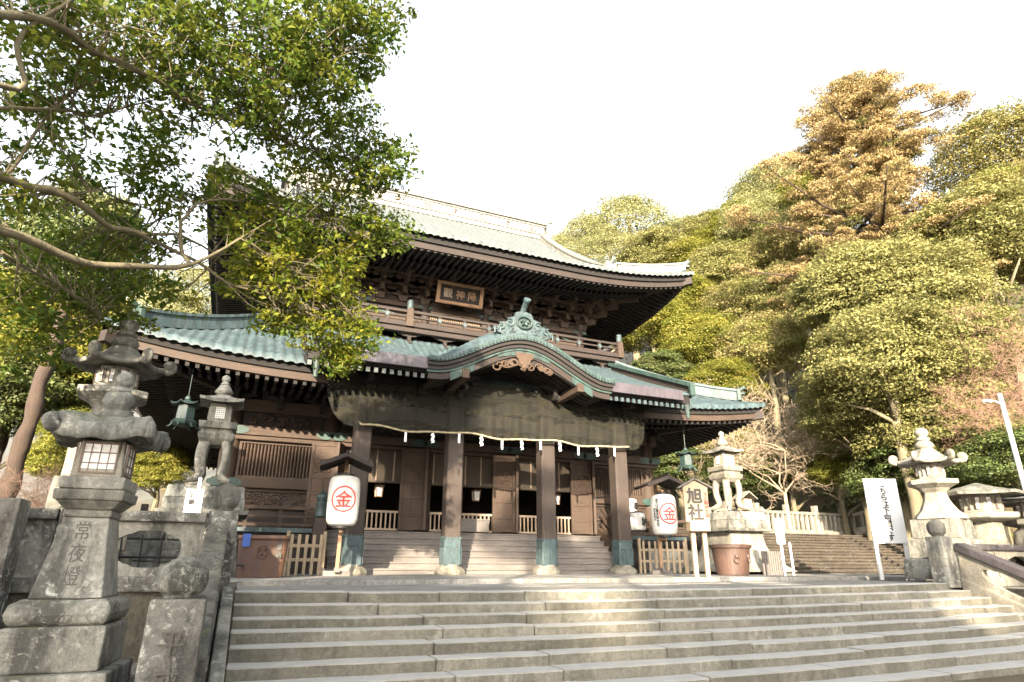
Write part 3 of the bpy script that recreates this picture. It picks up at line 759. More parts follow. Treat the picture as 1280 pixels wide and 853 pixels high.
def door_pair(x, w=.92):
    """a folded pair of tall panelled doors standing open against a pillar"""
    for k, (ox, rz, yy) in enumerate(((x-.28, R(-6), yw-.62), (x+.30, R(66), yw-.60))):
        rt = Matrix.Rotation(rz, 3, 'Z'); y0 = yy
        def put(mb, lx, ly, lz, dx, dy, dz):
            c = rt @ Vector((lx, ly, 0)); mb.cbox((ox+c.x, y0+c.y, lz), (dx, dy, dz), rt)
        mb = MB(); put(mb, 0, 0, 2.92, w-.1, .05, 2.75); dr = H(mb, 'door', 'wood_x')
        mb = MB()
        for lx in (-w/2+.06, w/2-.06): put(mb, lx, 0, 2.92, .12, .11, 2.92)
        for lz in (1.54, 2.0, 2.62, 3.2, 3.85, 4.32): put(mb, 0, 0, lz, w-.24, .10, .13)
        put(mb, 0, 0, 2.3, .09, .09, .5); put(mb, 0, 0, 2.92, .09, .09, .45)
        H(mb, 'door_frame', 'wood_x', dr, bev=.01)
        mb = MB()
        for i in range(14):
            lx = rng.uniform(-w/2+.2, w/2-.2); lz = rng.uniform(3.35, 3.75); r_ = rng.uniform(.05, .1); a0 = rng.uniform(0, 6)
            pts = []
            for q in range(6):
                c = rt @ Vector((lx+r_*math.cos(a0+q*.8), -.045, 0)); pts.append((ox+c.x, y0+c.y, lz+r_*math.sin(a0+q*.8)))
            mb.tube(pts, [.018]*6, 4)
        H(mb, 'door_carving', 'carving', dr)
for x in (-5.2, -1.95, 1.7, 5.15): door_pair(x)

# veranda round the hall
mb = MB(); VE = 1.25
for (a, b_) in ((-HB-VE, -5.7), (5.7, HB+VE)): mb.box(a, b_, yw-VE, yw-.12, FZ-.10, FZ)
mb.box(-5.69, 5.69, yw-.95, yw+.19, FZ-.1, FZ+.002)
mb.box(-HB-VE, -HB, yw-.119, YC+HB, FZ-.1, FZ); mb.box(HB, HB+VE, yw-.119, YC+HB, FZ-.1, FZ); H(mb, 'veranda', 'wood_grey')
for (a, b_) in ((-HB-VE-.03, -5.7), (5.7, HB+VE+.03)):
    mb = MB(); mb.box(a, b_, yw-VE-.05, yw-VE-.002, FZ-.12, FZ+.02); H(mb, 'copper_edging', 'copper')
    mb = MB(); mb.box(a, b_, yw-VE+.05, yw-VE+.13, 1.08, FZ-.101); mb.box(a, b_, yw-VE+.2, yw-VE+.25, .05, 1.08)
    H(mb, 'skirting_boards', 'wood_dark')
    mb = MB(); y = yw-VE+.12
    for z, h in ((1.52, .1), (1.78, .08), (2.06, .11)): mb.box(a, b_, y-.05, y+.05, z-h/2, z+h/2)
    vr = H(mb, 'veranda_railing', 'wood_x', bev=.008)
    for i in range(1, 4):
        x = a+(b_-a)*i/4; m2 = MB(); m2.box(x-.055, x+.055, y-.055, y+.055, FZ, 2.0); H(m2, 'rail_post', 'wood_x', vr)
for sx in (-1, 1):
    mb = MB(); mb.box(min(sx*(HB+VE-.1), sx*(HB+VE)), max(sx*(HB+VE-.1), sx*(HB+VE)), yw-VE, YC+HB, 0, FZ-.1)
    for z in (1.55, 1.8, 2.06): mb.box(min(sx*(HB+VE-.15), sx*(HB+VE-.05)), max(sx*(HB+VE-.15), sx*(HB+VE-.05)), yw-VE, YC+HB, z-.05, z+.05)
    H(mb, 'side_veranda_railing', 'wood_x')

# broad plank stairs under the porch
NS = 7; y0s, y1s = .75, 2.8
for i in range(NS):
    y = y0s+(y1s-y0s)*i/NS; z = FZ*(i+1)/NS; mb = MB()
    x = -5.35
    while x < 5.35:
        w = min(rng.uniform(2.2, 3.8), 5.35-x); mb.box(x+.002, x+w-.002, y, y+(y1s-y0s)/NS+.06, z-.06, z-.002*i); x += w
    mb.box(-5.33, 5.33, y+.035, y+.06, z-FZ/NS-.02, z-.061)
    H(mb, 'stair_tread', 'wood_grey', bev=.006)
for sx in (-1, 1):
    mb = MB(); mb.bar((sx*5.45, y0s-.1, .35), (sx*5.45, y1s, FZ+.15), .16, .36); H(mb, 'stair_stringer', 'wood_x', bev=.01)
    giboshi_post('stair_post', sx*5.58, 1.55, .04, 2.45, .36, hall, 'wood_pillar', 'bronze')
    mb = MB()
    for dz in (.55, .9, 1.2): mb.bar((sx*5.58, 1.6, .35+dz), (sx*5.58, y1s, FZ+dz-.1), .09, .09)
    H(mb, 'stair_railing', 'wood_x')
# porch pillars with verdigris sleeves on lotus plinths
for x in (-4.76, -1.7, 1.7, 4.70):
    mb = MB(); hw = .265; c = .05
    poly = [(-hw+c, -hw), (hw-c, -hw), (hw, -hw+c), (hw, hw-c), (hw-c, hw), (-hw+c, hw), (-hw, hw-c), (-hw, -hw+c)]
    mb.prism([(x+a, b_) for a, b_ in poly], .3, 5.3, 'XY'); pp = H(mb, 'porch_pillar', 'wood_pillar')
    mb = MB(); k = 1.045; mb.prism([(x+a*k, b_*k) for a, b_ in poly], .3, 1.1, 'XY')
    for side in range(4):
        for i in range(5):
            u = -hw*.8+hw*1.6*i/4; rt = Matrix.Rotation(side*math.pi/2, 3, 'Z')
            c0 = rt @ Vector((u, -hw*k-.004, 0)); mb.cbox((x+c0.x, c0.y, .58), (.028, .028, .5), rt)
            c1 = rt @ Vector((u, -hw*k, 0)); mb.cbox((x+c1.x, c1.y, 1.1), (.075, .022, .075), rt @ Matrix.Rotation(R(45), 3, 'Y'))
        c2 = rt @ Vector((0, -hw*k-.004, 0)); mb.cbox((x+c2.x, c2.y, .86), (hw*1.9, .03, .03), rt)
    H(mb, 'pillar_sleeve', 'sleeve', pp)
    mb = MB(); mb.lathe([(.30, -.04), (.44, -.03), (.46, .06), (.44, .13), (.36, .2), (.30, .24), (.30, .30)], 8, (x, 0, .02), sq=True); H(mb, 'lotus_plinth', 'stone_pale', pp, smooth=False, bev=.02)
    mb = MB(); mb.cbox((x, 0, 5.42), (.74, .74, .24)); H(mb, 'bearing_block', 'wood_dark', pp)
    o = b2.copy(); COL.objects.link(o); o.parent = hall; o.location = (x, -.05-W_OFF[1], 5.35); o.rotation_euler = (0,0,0)
# porch beams
for (a, b_) in ((-4.5, -1.96), (-1.44, 1.44), (1.96, 4.44)):
    mb = MB(); n = 14
    for i in range(n):
        u0, u1 = i/n, (i+1)/n; f = lambda u: 4.62+.14*math.sin(math.pi*u)
        mb.bar((a+(b_-a)*u0, 0, f(u0)+.2), (a+(b_-a)*u1, 0, f(u1)+.2), .3, .46)
    H(mb, 'rainbow_beam', 'wood_dark')
mb = MB(); mb.box(-5.9, 5.9, -.16, .16, 5.86, 6.1); H(mb, 'porch_purlin', 'wood_dark')
for x in (-4.76, 4.70, -1.7, 1.7):
    mb = MB(); n = 10
    for i in range(n):
        u0, u1 = i/n, (i+1)/n; f = lambda u: 4.9+.35*math.sin(u*math.pi)+.25*u
        mb.bar((x, .2+(yw-.4)*u0, f(u0)), (x, .2+(yw-.4)*u1, f(u1)), .24, .34)
    H(mb, 'curved_tie_beam', 'wood_dark')
# porch roof: plain wings either side of a cusped gable
PW, PE = 6.45, -1.88
def pz(y): return 6.34+.38*(y-PE)+.012*(y-PE)**2
KH = 3.3
def kz(x):
    t = min(1, abs(x)/KH); return 6.28+1.16*(.5*(1+math.cos(math.pi*t)))**.92+.05*max(0, t-.85)/.15
pr = None
for sx in (-1, 1):
    a, b_ = KH-.12, PW+.35
    def fn(u, v):
        x = a+(b_-a)*u; y = PE+(3.9-PE)*v; ph = (x/.3) % 1; am = .045*(math.sin(math.pi*ph/.62)**.7 if ph < .62 else 0)
        return (sx*x, y, pz(y)+am)
    mb = MB(); mb.grid(fn, 64, 12); o = 12
    mb.grid(lambda u, v: (sx*(a+(b_-a)*u), PE, pz(PE)-.1*v), 12, 2)
    o = H(mb, 'porch_roof', 'copper', smooth=True)
    mb = MB(); mb.box(min(sx*a, sx*(PW-.1)), max(sx*a, sx*(PW-.1)), PE-.16, PE-.04, 5.98, 6.34); H(mb, 'rain_gutter', 'gutter', o, bev=.01)
    mb = MB(); x0, x1 = min(sx*(a-.1), sx*b_), max(sx*(a-.1), sx*b_)
    mb.grid(lambda u, v: (x0+(x1-x0)*u, PE+.1+3.6*v, pz(PE+.1+3.6*v)-.34+(-.12*v)), 2, 4)
    n = int((x1-x0)/.24)
    for i in range(n+1):
        x = x0+.06+(x1-x0-.12)*i/n; mb.bar((x, PE+.12, pz(PE)-.52), (x, PE+3.6, pz(PE+3.6)-.75), .10, .13)
    mb.box(x0, x1, PE+.05, PE+.18, pz(PE)-.42, pz(PE)-.12); H(mb, 'porch_rafters', 'rafter', o)
    for i in range(n+1):
        mb = MB(); x = x0+.06+(x1-x0-.12)*i/n; mb.cbox((x, PE+.10, pz(PE)-.53), (.115, .05, .145)); H(mb, 'rafter_end_cap', 'copper_pale' if sx < 0 else 'copper', o)
    # verge board at the outer end
    mb = MB(); pts = [(PE-.05, pz(PE)+.12), (3.4, pz(3.4)+.12)]
    mb.bar((sx*(b_+.03), PE-.06, pz(PE)+.02), (sx*(b_+.03), 3.4, pz(3.4)+.02), .10, .46); H(mb, 'verge_board', 'wood_red', o, bev=.01)
    mb = MB(); mb.bar((sx*(b_+.0), PE-.10, pz(PE)+.30), (sx*(b_+.0), 3.4, pz(3.4)+.30), .26, .14); mb.cbox((sx*b_, PE-.12, pz(PE)+.12), (.2, .12, .5)); H(mb, 'verge_ridge', 'copper_dark', o)
    mb = MB(); mb.lathe([(.06, 0), (.11, .5), (.06, .52)], 10, (sx*(b_-.25), PE-.05, 5.35)); H(mb, 'downpipe_head', 'copper_dark', o)
# the cusped gable
def kcurve(off, n=60, half=KH): 
    out = []
    for i in range(n+1):
        x = -half+2*half*i/n; e = .02; dz = (kz(x+e)-kz(x-e))/(2*e) if abs(x) < KH-.05 else 0
        l = math.hypot(1, dz); out.append((x-dz/l*off*(-1)*-1, kz(x)+off/l*1.0))
    return out
KF = -2.15
def kfn(u, v):
    x = -KH+2*KH*u; y = KF+5.6*v; 
    ph = ((y-KF)/.32) % 1; am = .04*(math.sin(math.pi*ph/.6)**.7 if ph < .6 else 0); q = min(1, (y-KF)/.85); f = 1-.75*min(1, abs(x)/KH)**3
    if q < 1: p2 = (x/.16) % 1; am = .02*(math.sin(math.pi*p2/.5) if p2 < .5 else 0)
    return (x, y, kz(x)+am+.05*v+.50*f*math.sin(q*math.pi/2))
mb = MB(); mb.grid(kfn, 181, 90); kr = H(mb, 'cusped_gable_roof', 'copper', smooth=True)
def kband(top, bot, y0, y1, half=KH, n=60):
    mb = MB(); A, B_ = kcurve(top, n, half), kcurve(bot, n, half)
    vs = []
    for (a, b_) in zip(A, B_): vs += [(a[0], y0, a[1]), (b_[0], y0, b_[1]), (b_[0], y1, b_[1]), (a[0], y1, a[1])]
    fs = [(i*4+k, i*4+(k+1) % 4, (i+1)*4+(k+1) % 4, (i+1)*4+k) for i in range(n) for k in range(4)]+[(0, 1, 2, 3), (n*4+3, n*4+2, n*4+1, n*4)]
    mb.add(vs, fs); return mb
H(kband(.06, -.10, KF-.05, KF+.02), 'gable_edge_tiles', 'copper', kr)
mb = MB()
for (x, z) in kcurve(-.02, 54): mb.cbox((x, KF-.06, z), (.07, .05, .11))
H(mb, 'edge_tile_ends', 'copper_dark', kr)
H(kband(-.10, -.22, KF+.02, KF+.5), 'gable_moulding', 'wood_dark', kr)
H(kband(-.22, -.34, KF+.09, KF+.5), 'gable_moulding', 'wood_dark', kr)
H(kband(-.34, -.42, KF+.14, KF+.5), 'gable_moulding', 'copper_dark', kr)
H(kband(-.42, -.62, KF+.20, KF+.34, KH-.05), 'gable_bargeboard', 'wood_red', kr)
def part_band(x0, x1, top, bot, y0, y1, nm, mt):
    n = 16; mb = MB(); vs = []
    for i in range(n+1):
        x = x0+(x1-x0)*i/n; e = .02; dz = (kz(x+e)-kz(x-e))/(2*e); l = math.hypot(1, dz)
        vs += [(x, y0, kz(x)+top/l), (x, y0, kz(x)+bot/l), (x, y1, kz(x)+bot/l), (x, y1, kz(x)+top/l)]
    mb.add(vs, [(i*4+k, i*4+(k+1) % 4, (i+1)*4+(k+1) % 4, (i+1)*4+k) for i in range(n) for k in range(4)]+[(0, 1, 2, 3), (n*4+3, n*4+2, n*4+1, n*4)])
    H(mb, nm, mt, kr)
part_band(-.95, .95, -.44, -.60, KF+.17, KF+.21, 'bargeboard_fitting', 'copper_dark')
for sx in (-1, 1): part_band(sx*1.75, sx*2.55, -.46, -.80, KF+.17, KF+.21, 'bargeboard_fitting', 'copper_dark')
part_band(-2.4, 2.4, -.62, -.82, KF+.26, KF+.4, 'inner_arch', 'wood_dark')
# curved rafters and boarding inside the arch
mb = MB(); n = 44
vs = []
for i in range(n+1):
    x = -KH+.25+2*(KH-.25)*i/n; vs.append((x, kz(x)-.50))
for i in range(n): mb.add([(vs[i][0], KF+.5, vs[i][1]), (vs[i+1][0], KF+.5, vs[i+1][1]), (vs[i+1][0], 1.5, vs[i+1][1]), (vs[i][0], 1.5, vs[i][1])], [(0, 1, 2, 3)])
H(mb, 'arch_ceiling', 'wood_dark', kr)
rb_ = []
for j in range(9):
    y = KF+.55+j*.28; mb = MB()
    for i in range(0, n): mb.bar((vs[i][0], y, vs[i][1]-.06), (vs[i+1][0], y, vs[i+1][1]-.06), .09, .1)
    H(mb, 'arch_rib', 'wood_red', kr)
mb = MB(); mb.prism([(-3.1, 5.4)]+[(x, kz(x)-.52) for x in np.linspace(-3.1, 3.1, 40)]+[(3.1, 5.4)], .30, .36); H(mb, 'arch_back_wall', 'wood_dark', kr)
for sx in (-1, 1):
    mb = MB(); mb.bar((sx*2.05, KF+.1, 5.98), (sx*2.05, .2, 5.9), .24, .30); H(mb, 'beam_nose', 'wood_x', kr, bev=.02)
# hanging carving under the arch
mb = MB()
def ring_pts(cx, cz, r_, a0, a1, y, n=12): return [(cx+r_*math.cos(a0+(a1-a0)*k/n), y, cz+r_*math.sin(a0+(a1-a0)*k/n)*.8) for k in range(n+1)]
for i in range(34):
    u = rng.uniform(-1, 1); cx = u*1.0; cz = kz(cx)-.80-abs(rng.normal(0, .10))*(1.2-abs(u)); a0 = rng.uniform(0, 6); r_ = rng.uniform(.06, .13)
    mb.tube(ring_pts(cx, cz, r_, a0, a0+4.6, KF+.22+rng.uniform(-.03, .03)), [.026]*13, 5)
cloud(mb, (0, KF+.24, 6.72), .62, .45, .16); mb.lathe([(.02, -.1), (.12, 0), (.08, .08), (.01, .1)], 10, (0, KF+.2, 6.42))
H(mb, 'gable_pendant', 'carving', kr)
# ornamental ridge-end on the gable
oc = root('tmp', None, None); bpy.data.objects.remove(oc)
mb = MB(); z0 = 7.66; yo = KF+.22
poly = [(-1.15, .02), (-1.05, .16), (-.9, .14), (-.78, .32), (-.6, .34), (-.52, .52), (-.36, .55), (-.28, .74), (0, .82), (.28, .74), (.36, .55), (.52, .52), (.6, .34), (.78, .32), (.9, .14), (1.05, .16), (1.15, .02), (.75, -.14), (.4, -.04), (0, 0), (-.4, -.04), (-.75, -.14)]
mb.prism([(a, z0+b_) for a, b_ in poly], yo, yo+.14)
for sx in (-1, 1):
    for (cx, cz, r_) in ((.52, .30, .17), (.84, .14, .13), (.42, .08, .1), (1.02, .05, .08)):
        mb.tube([(sx*(cx+r_*(1-k*.055)*math.cos(k*.6+1)), yo-.03, z0+cz+r_*(1-k*.055)*math.sin(k*.6+1)) for k in range(14)], [.03]*14, 5)
    for k in range(5): mb.tube([(sx*(.35+k*.18), yo-.02, z0+.0-.03*k), (sx*(.30+k*.19), yo-.03, z0+.10-.01*k), (sx*(.36+k*.19), yo-.02, z0+.2-.04*k)], [.03, .035, .02], 5)
orn = H(mb, 'gable_ornament', 'copper', bev=.015)
mb = MB()
mb.tube(ring_pts(0, z0+.38, .27, 0, 2*math.pi, yo-.05, 22), [.04]*23, 6)
for k in range(5):
    a = math.pi/2+k*2*math.pi/5; mb.tube([(.03*math.cos(a), yo-.05, z0+.38+.03*math.sin(a)), (.13*math.cos(a), yo-.07, z0+.38+.1*math.sin(a)), (.17*math.cos(a), yo-.05, z0+.38+.14*math.sin(a))], [.03, .055, .02], 6)
H(mb, 'crest_medallion', 'copper_dark', orn)
mb = MB(); mb.tube([(0, yo+.15, z0+.75), (0, yo-.02, z0+.92), (0, yo-.28, z0+1.12)], [.1, .1, .1], 12); mb.tube([(0, yo-.25, z0+1.09), (0, yo-.31, z0+1.14)], [.125, .125], 12); H(mb, 'ridge_cylinder', 'copper', orn)
mb = MB(); mb.tube([(0, yo+.14, z0+.12), (0, 3.0, z0+.25)], [.16, .16], 8); H(mb, 'gable_ridge', 'copper', orn)
# olive bird net hung in front of the carvings
def netfn(u, v):
    x = -6.0+11.9*u; e = max(0, (abs(x+.05)-4.8)/1.15); zb = 4.36-.07*math.sin((x+4.8)/3.2*math.pi)**2+.03*math.sin(x*3.1) if e == 0 else 4.36+1.25*(1-math.sqrt(max(0, 1-min(1, e)**2)))-.12*math.sin(min(1, e)*math.pi)
    z = zb+(6.25-zb)*v; pinch = min(1, abs(((x+4.76)/3.16) % 1-.5)*2)
    return (x, -.50-.07*math.sin(v*math.pi)*(1-.5*pinch)-.03*math.sin(x*7+v*2)*(1-v)**2-.02*math.sin(x*19)*(1-v)+(.30*min(1, e)**2), z)
mb = MB(); mb.grid(netfn, 260, 24); bn_ = H(mb, 'bird_net', 'net', smooth=True)
for x in (-4.76, -3.2, -1.7, 0, 1.7, 3.2, 4.7):
    mb = MB(); pts = [netfn((x+6.0)/11.9, v) for v in np.linspace(0, 1, 12)]; mb.tube([(p[0], p[1]-.012, p[2]) for p in pts], .009, 4); H(mb, 'net_seam', 'net', bn_)

# ---- things that hang on the hall
def rope_z(x): return 4.40-.10*math.sin((x+4.76)/3.15*math.pi)**2+.02*math.sin(x*4)
mb = MB(); pts = []; n = 120
for i in range(n+1): x = -4.9+9.75*i/n; pts.append((x, -.56, rope_z(x)))
pts = [(-4.98, -.35, 4.52)]+pts+[(4.95, -.3, 4.46)]
mb.tube(pts, [.033+.006*math.sin(i*1.9) for i in range(len(pts))], 7)
rp = mb.build('sacred_straw_rope', 'rope', off=(0, -.56, 4.4), loc=(0, -.56, 4.4), smooth=True)
tag(rp, 'long twisted straw rope strung across the four porch pillars below the olive net', 'sacred rope')
for i, x in enumerate((-3.5, -2.62, -1.72, -.95, -.2, .52, 1.24, 1.98, 2.72, 3.48, 4.22)):
    mb = MB(); z = rope_z(x)-.03
    if i % 2 == 0:
        mb.box(x-.036, x+.036, -.565, -.555, z-.30, z)
    else:
        w = .06
        for k in range(4): mb.prism([(x-.05+(k % 2)*.03-.04, z-.10*k-.14), (x+.05+(k % 2)*.03+.01, z-.10*k-.10), (x+.04+(k % 2)*.03, z-.10*k), (x-.05+(k % 2)*.03, z-.10*k-.03)], -.575-.006*k, -.569-.006*k)
    
    if i % 2: mb.v = [(x+(p[0]-x)*.75, p[1], z+(p[2]-z)*.78) for p in mb.v]
    o = mb.build('paper_streamer', 'white', off=(x, -.56, z), loc=(x, -.56, z))
    where = ['leftmost, a plain strip', 'second from the left, a zigzag', 'a plain strip in front of the second pillar', 'a zigzag just right of the second pillar', 'a plain strip left of the central bay middle', 'a zigzag at the middle of the central bay', 'a plain strip left of the third pillar', 'a zigzag in front of the third pillar', 'a plain strip just right of the third pillar', 'a zigzag in the right bay', 'rightmost, a plain strip near the fourth pillar'][i]
    tag(o, 'white paper streamer under the rope, '+where, 'paper streamer', 'paper streamers hung from the rope')
pq = root('name_plaque', 'framed brown name plaque with three gold characters under the upper eaves', 'plaque', (-.12, 4.9, 11.3))
tilt = Matrix.Rotation(R(14), 3, 'X')
def tilted(mb, name, mat, par, **kw):
    mb.v = [tuple(tilt @ Vector(p)) for p in mb.v]; return mb.build(name, mat, par, **kw)
mb = MB(); mb.box(-.95, .95, -.03, .05, .1, .9); tilted(mb, 'board', 'wood_dark', pq)
mb = MB()
for a in ((-1.1, 1.1, 0, .14), (-1.1, 1.1, .86, 1.0)): mb.box(a[0], a[1], -.10, .06, a[2], a[3])
for a in ((-1.1, -.94), (.94, 1.1)): mb.box(a[0], a[1], -.10, .06, .14, .86)
for k in range(24):
    u = -1.0+2.0*k/23
    for z in (.07, .93): mb.cbox((u, -.11, z), (.05, .03, .10), Matrix.Rotation(R(30), 3, 'Y'))
tilted(mb, 'frame', 'wood_post', pq, bev=.01)
for i, ch in enumerate('觀神降'):
    c = tilt @ Vector((-.58+.58*i, -.04, .5)); text(ch, .44, 'rail_pale' if i == 0 else 'wood_post', 'character', pq, tuple(c), (R(90+14), 0, 0), .008, .006)
# ------------------------------------------------------------------ stone lanterns and balustrades
def scroll(mb, base, direction, size, th):
    """a corner of a lantern roof curling up and over"""
    b = Vector(base); d = Vector(direction).normalized(); pts = []; rad = []
    for k in range(15):
        a = -1.2+k*.40; q = size*(1-.035*k)
        pts.append(b+d*(size*.5+q*.55*math.sin(a+.2))+Vector((0, 0, size*.55-q*.55*math.cos(a+.2)))); rad.append(th*(1-.02*k))
    mb.tube(pts, rad, 8)
    c = b+d*size*.5+Vector((0, 0, size*.55)); sd = d.cross(Vector((0, 0, 1)))
    mb.tube([c-sd*th*.8, c+sd*th*.8], [size*.42, size*.42], 12)
def lroof(mb, n, r_, z0, h, lift, rtop, th, a0=0, curve=1.5):
    """n-sided lantern roof, concave, its corners lifted"""
    nu, nv = n*8, 8
    def rad(a):
        s_ = 2*math.pi/n; q = ((a-a0) % s_)-s_/2; return math.cos(s_/2)/math.cos(q) if n < 12 else 1
    def lf(a):
        s_ = 2*math.pi/n; q = abs(((a-a0) % s_)-s_/2)/(s_/2); return q**3 if n < 12 else 0
    top, und = [], []
    for j in range(nv+1):
        v = j/nv; rr_ = rtop+(r_-rtop)*v
        for i in range(nu):
            a = a0+2*math.pi*i/nu; k = rad(a)*(1 if v > .25 else 1); z = z0+th+h*(1-v)**curve+lift*lf(a)*v**2
            top.append((rr_*k*math.cos(a), rr_*k*math.sin(a), z))
    for j in range(4):
        v = 1-j/3; rr_ = rtop+(r_*.98-rtop)*v
        for i in range(nu):
            a = a0+2*math.pi*i/nu; k = rad(a); z = z0+lift*lf(a)*v**2+.06*(1-v)
            und.append((rr_*k*math.cos(a), rr_*k*math.sin(a), z))
    vs = top+und; fs = []
    rows = nv+1+4
    for j in range(rows-1):
        for i in range(nu): i2 = (i+1) % nu; fs.append((j*nu+i, j*nu+i2, (j+1)*nu+i2, (j+1)*nu+i))
    fs.append(tuple(range(nu))); fs.append(tuple(reversed([(rows-1)*nu+i for i in range(nu)])))
    mb.add(vs, fs); return mb
def window(par, z, hw, hh, dist, rz, nx=3, nz=3, fr='frame_grey'):
    """papered lattice window on one face of a fire box"""
    rt = Matrix.Rotation(rz, 3, 'Z')
    def put(mb, x, y, zz, dx, dy, dz): mb.cbox(rt @ Vector((x, y, 0))+Vector((0, 0, zz)), (dx, dy, dz), rt)
    mb = MB(); put(mb, 0, -dist-.004, z, 2*hw, .012, 2*hh); w = mb.build('window_paper', 'shoji', par)
    mb = MB(); t = hw*.09; y = -dist-.016
    for sx in (-1, 1): put(mb, sx*(hw-t/2), y, z, t, .03, 2*hh)
    for sz in (-1, 1): put(mb, 0, y, z+sz*(hh-t/2), 2*hw-2*t, .03, t)
    for i in range(1, nx): put(mb, -hw+2*hw*i/nx, y+.004, z, t*.55, .014, 2*hh-2*t)
    for i in range(1, nz): put(mb, 0, y+.002, z-hh+2*hh*i/nz, 2*hw-2*t, .014, t*.55)
    mb.build('window_frame', fr, w)
NG = dict(group='stone lanterns round the shrine steps')
def onion(mb, z, r_, n=14):
    mb.lathe([(r_*.55, 0), (r_*.95, r_*.1), (r_*1.05, r_*.35), (r_*.75, r_*.6), (r_*.55, r_*.7), (r_*.85, r_*.95), (r_*1.0, r_*1.3), (r_*.85, r_*1.75), (r_*.45, r_*2.05), (.01, r_*2.2)], n, (0, 0, z))

# big square lantern at the left edge (tapering shaft with writing)
def lantern_rock(loc, rz):
    L = root('stone_lantern', 'nearest square stone lantern with rugged rock roof and carved writing on its tapering shaft', 'stone lantern', loc, rz, **NG); L.scale = (.72, .72, .9)
    mb = MB(); mb.box(-.62, .62, -.62, .62, -.62, -.36); mb.box(-.50, .50, -.50, .50, -.36, .0); mb.box(-.75, .75, -.75, .75, -.9, -.62)
    mb.build('base_blocks', 'stone', L, bev=.025, sub=2, rough=.012)
    mb = MB(); mb.lathe([(.40, 0), (.47, .03), (.50, .10), (.48, .18), (.40, .22)], 4, sq=True); o = mb.build('lotus_base', 'stone', L, bev=.04, sub=2, rough=.02, seed=3)
    mb = MB(); mb.frust(0, 0, .22, .93, .36, .36, .235, .235); mb.build('shaft', 'stone', L, bev=.02, sub=3, rough=.006)
    mb = MB(); mb.frust(0, 0, .93, 1.0, .25, .25, .25, .25); mb.frust(0, 0, 1.0, 1.08, .25, .25, .34, .34); mb.frust(0, 0, 1.08, 1.18, .36, .36, .37, .37); mb.frust(0, 0, 1.185, 1.30, .34, .34, .345, .345)
    mb.build('middle_slab', 'stone', L, bev=.02, sub=2, rough=.008)
    fb = MB(); fb.frust(0, 0, 1.30, 1.66, .27, .27, .235, .235); fbx = fb.build('fire_box', 'stone_pale', L, bev=.012)
    rt = []
    for k in range(4): window(L, 1.485, .195, .15, .252, k*math.pi/2, 4 if k == 0 else 3, 3)
    mb = MB(); lroof(mb, 4, .74, 1.63, .12, .06, .17, .17, R(45), 1.0)
    rr_ = random.Random(3)
    rf = mb.build('roof', 'stone_rock', L, smooth=True, sub=1, rough=.075, seed=9)
    for k in range(4):
        a = R(45)+k*math.pi/2; m2 = MB(); scroll(m2, (.66*math.cos(a)*1.0, .66*math.sin(a), 1.72), (math.cos(a), math.sin(a), 0), .11, .06); m2.build('corner_scroll', 'stone_rock', rf, smooth=True, rough=.06, sub=1, seed=k*3+1)
    mb = MB(); mb.lathe([(.2, 0), (.21, .08), (.15, .13), (.2, .2), (.17, .28), (.12, .3)], 8, (0, 0, 1.88)); onion(mb, 2.16, .115)
    mb.build('finial', 'stone_rock', L, smooth=True, sub=1, rough=.045)
    sl = math.atan2(.125, .71)
    for i, ch in enumerate('常夜燈'):
        z = .81-.20*i; text(ch, .18, 'engrave', 'carved_character', L, (0, -(.36-.176*(z-.22))-.003, z), (R(90)-sl, 0, 0), .0, .002)
    return L
lantern_rock((-9.25, -13.1, -.1), R(-5))

def lantern_scroll(loc, rz, label, s=1.0, ped=1.2, stones=3, mat='stone', n=6):
    """hexagonal lantern with big curled roof corners on a flared shaft and stepped pedestal; loc at the shaft's foot"""
    L = root('stone_lantern', label, 'stone lantern', (loc[0], loc[1], loc[2]-ped), rz, **NG); g = ped
    if ped > .05:
        mb = MB(); z = 0; w = 1.02*s; st = stones; h = ped/st
        for k in range(st): mb.frust(0, 0, z, z+h-.004, w, w, w*.97, w*.97); z += h; w *= .83
        mb.build('pedestal', 'stone', L, bev=.02, sub=2, rough=.012)
    mb = MB(); mb.lathe([(.74*s, g), (.70*s, g+.08*s), (.50*s, g+.30*s), (.36*s, g+.6*s), (.31*s, g+.85*s), (.40*s, g+.95*s), (.44*s, g+1.0*s)], n, sq=True); mb.build('shaft', mat, L, bev=.015)
    z = g+1.0*s; mb = MB(); mb.lathe([(.44*s, z), (.62*s, z+.10*s), (.68*s, z+.13*s), (.68*s, z+.27*s), (.50*s, z+.29*s), (.40*s, z+.32*s)], n, sq=True); mb.build('middle_slab', mat, L, bev=.012)
    z += .32*s; mb = MB(); mb.lathe([(.38*s, z), (.36*s, z+.5*s)], n, sq=True); mb.build('fire_box', mat, L, bev=.01)
    for k in range(n): window(L, z+.25*s, .16*s, .16*s, .372*s, 2*math.pi*k/n, 2, 2)
    z += .46*s; mb = MB(); lroof(mb, n, .98*s, z, .52*s, .12*s, .22*s, .10*s, 0 if n == 6 else 0, 1.9)
    rf = mb.build('roof', mat, L, smooth=True, rough=.008*s)
    for k in range(n):
        a = 2*math.pi*k/n; m2 = MB(); scroll(m2, (.86*s*math.cos(a), .86*s*math.sin(a), z+.10*s), (math.cos(a), math.sin(a), 0), .26*s, .085*s); m2.build('corner_scroll', mat, rf, smooth=True)
    z += .62*s; mb = MB(); mb.lathe([(.26*s, -.06*s), (.30*s, .06*s), (.22*s, .18*s), (.17*s, .22*s)], 12, (0, 0, z)); onion(mb, z+.2*s, .22*s); mb.build('finial', mat, L, smooth=True)
    return L
lantern_scroll((-10.22, -8.0, 2.1), R(8), 'tall grey stone lantern with curled roof corners standing behind the nearest left lantern', .72, 2.1, 4, 'stone')
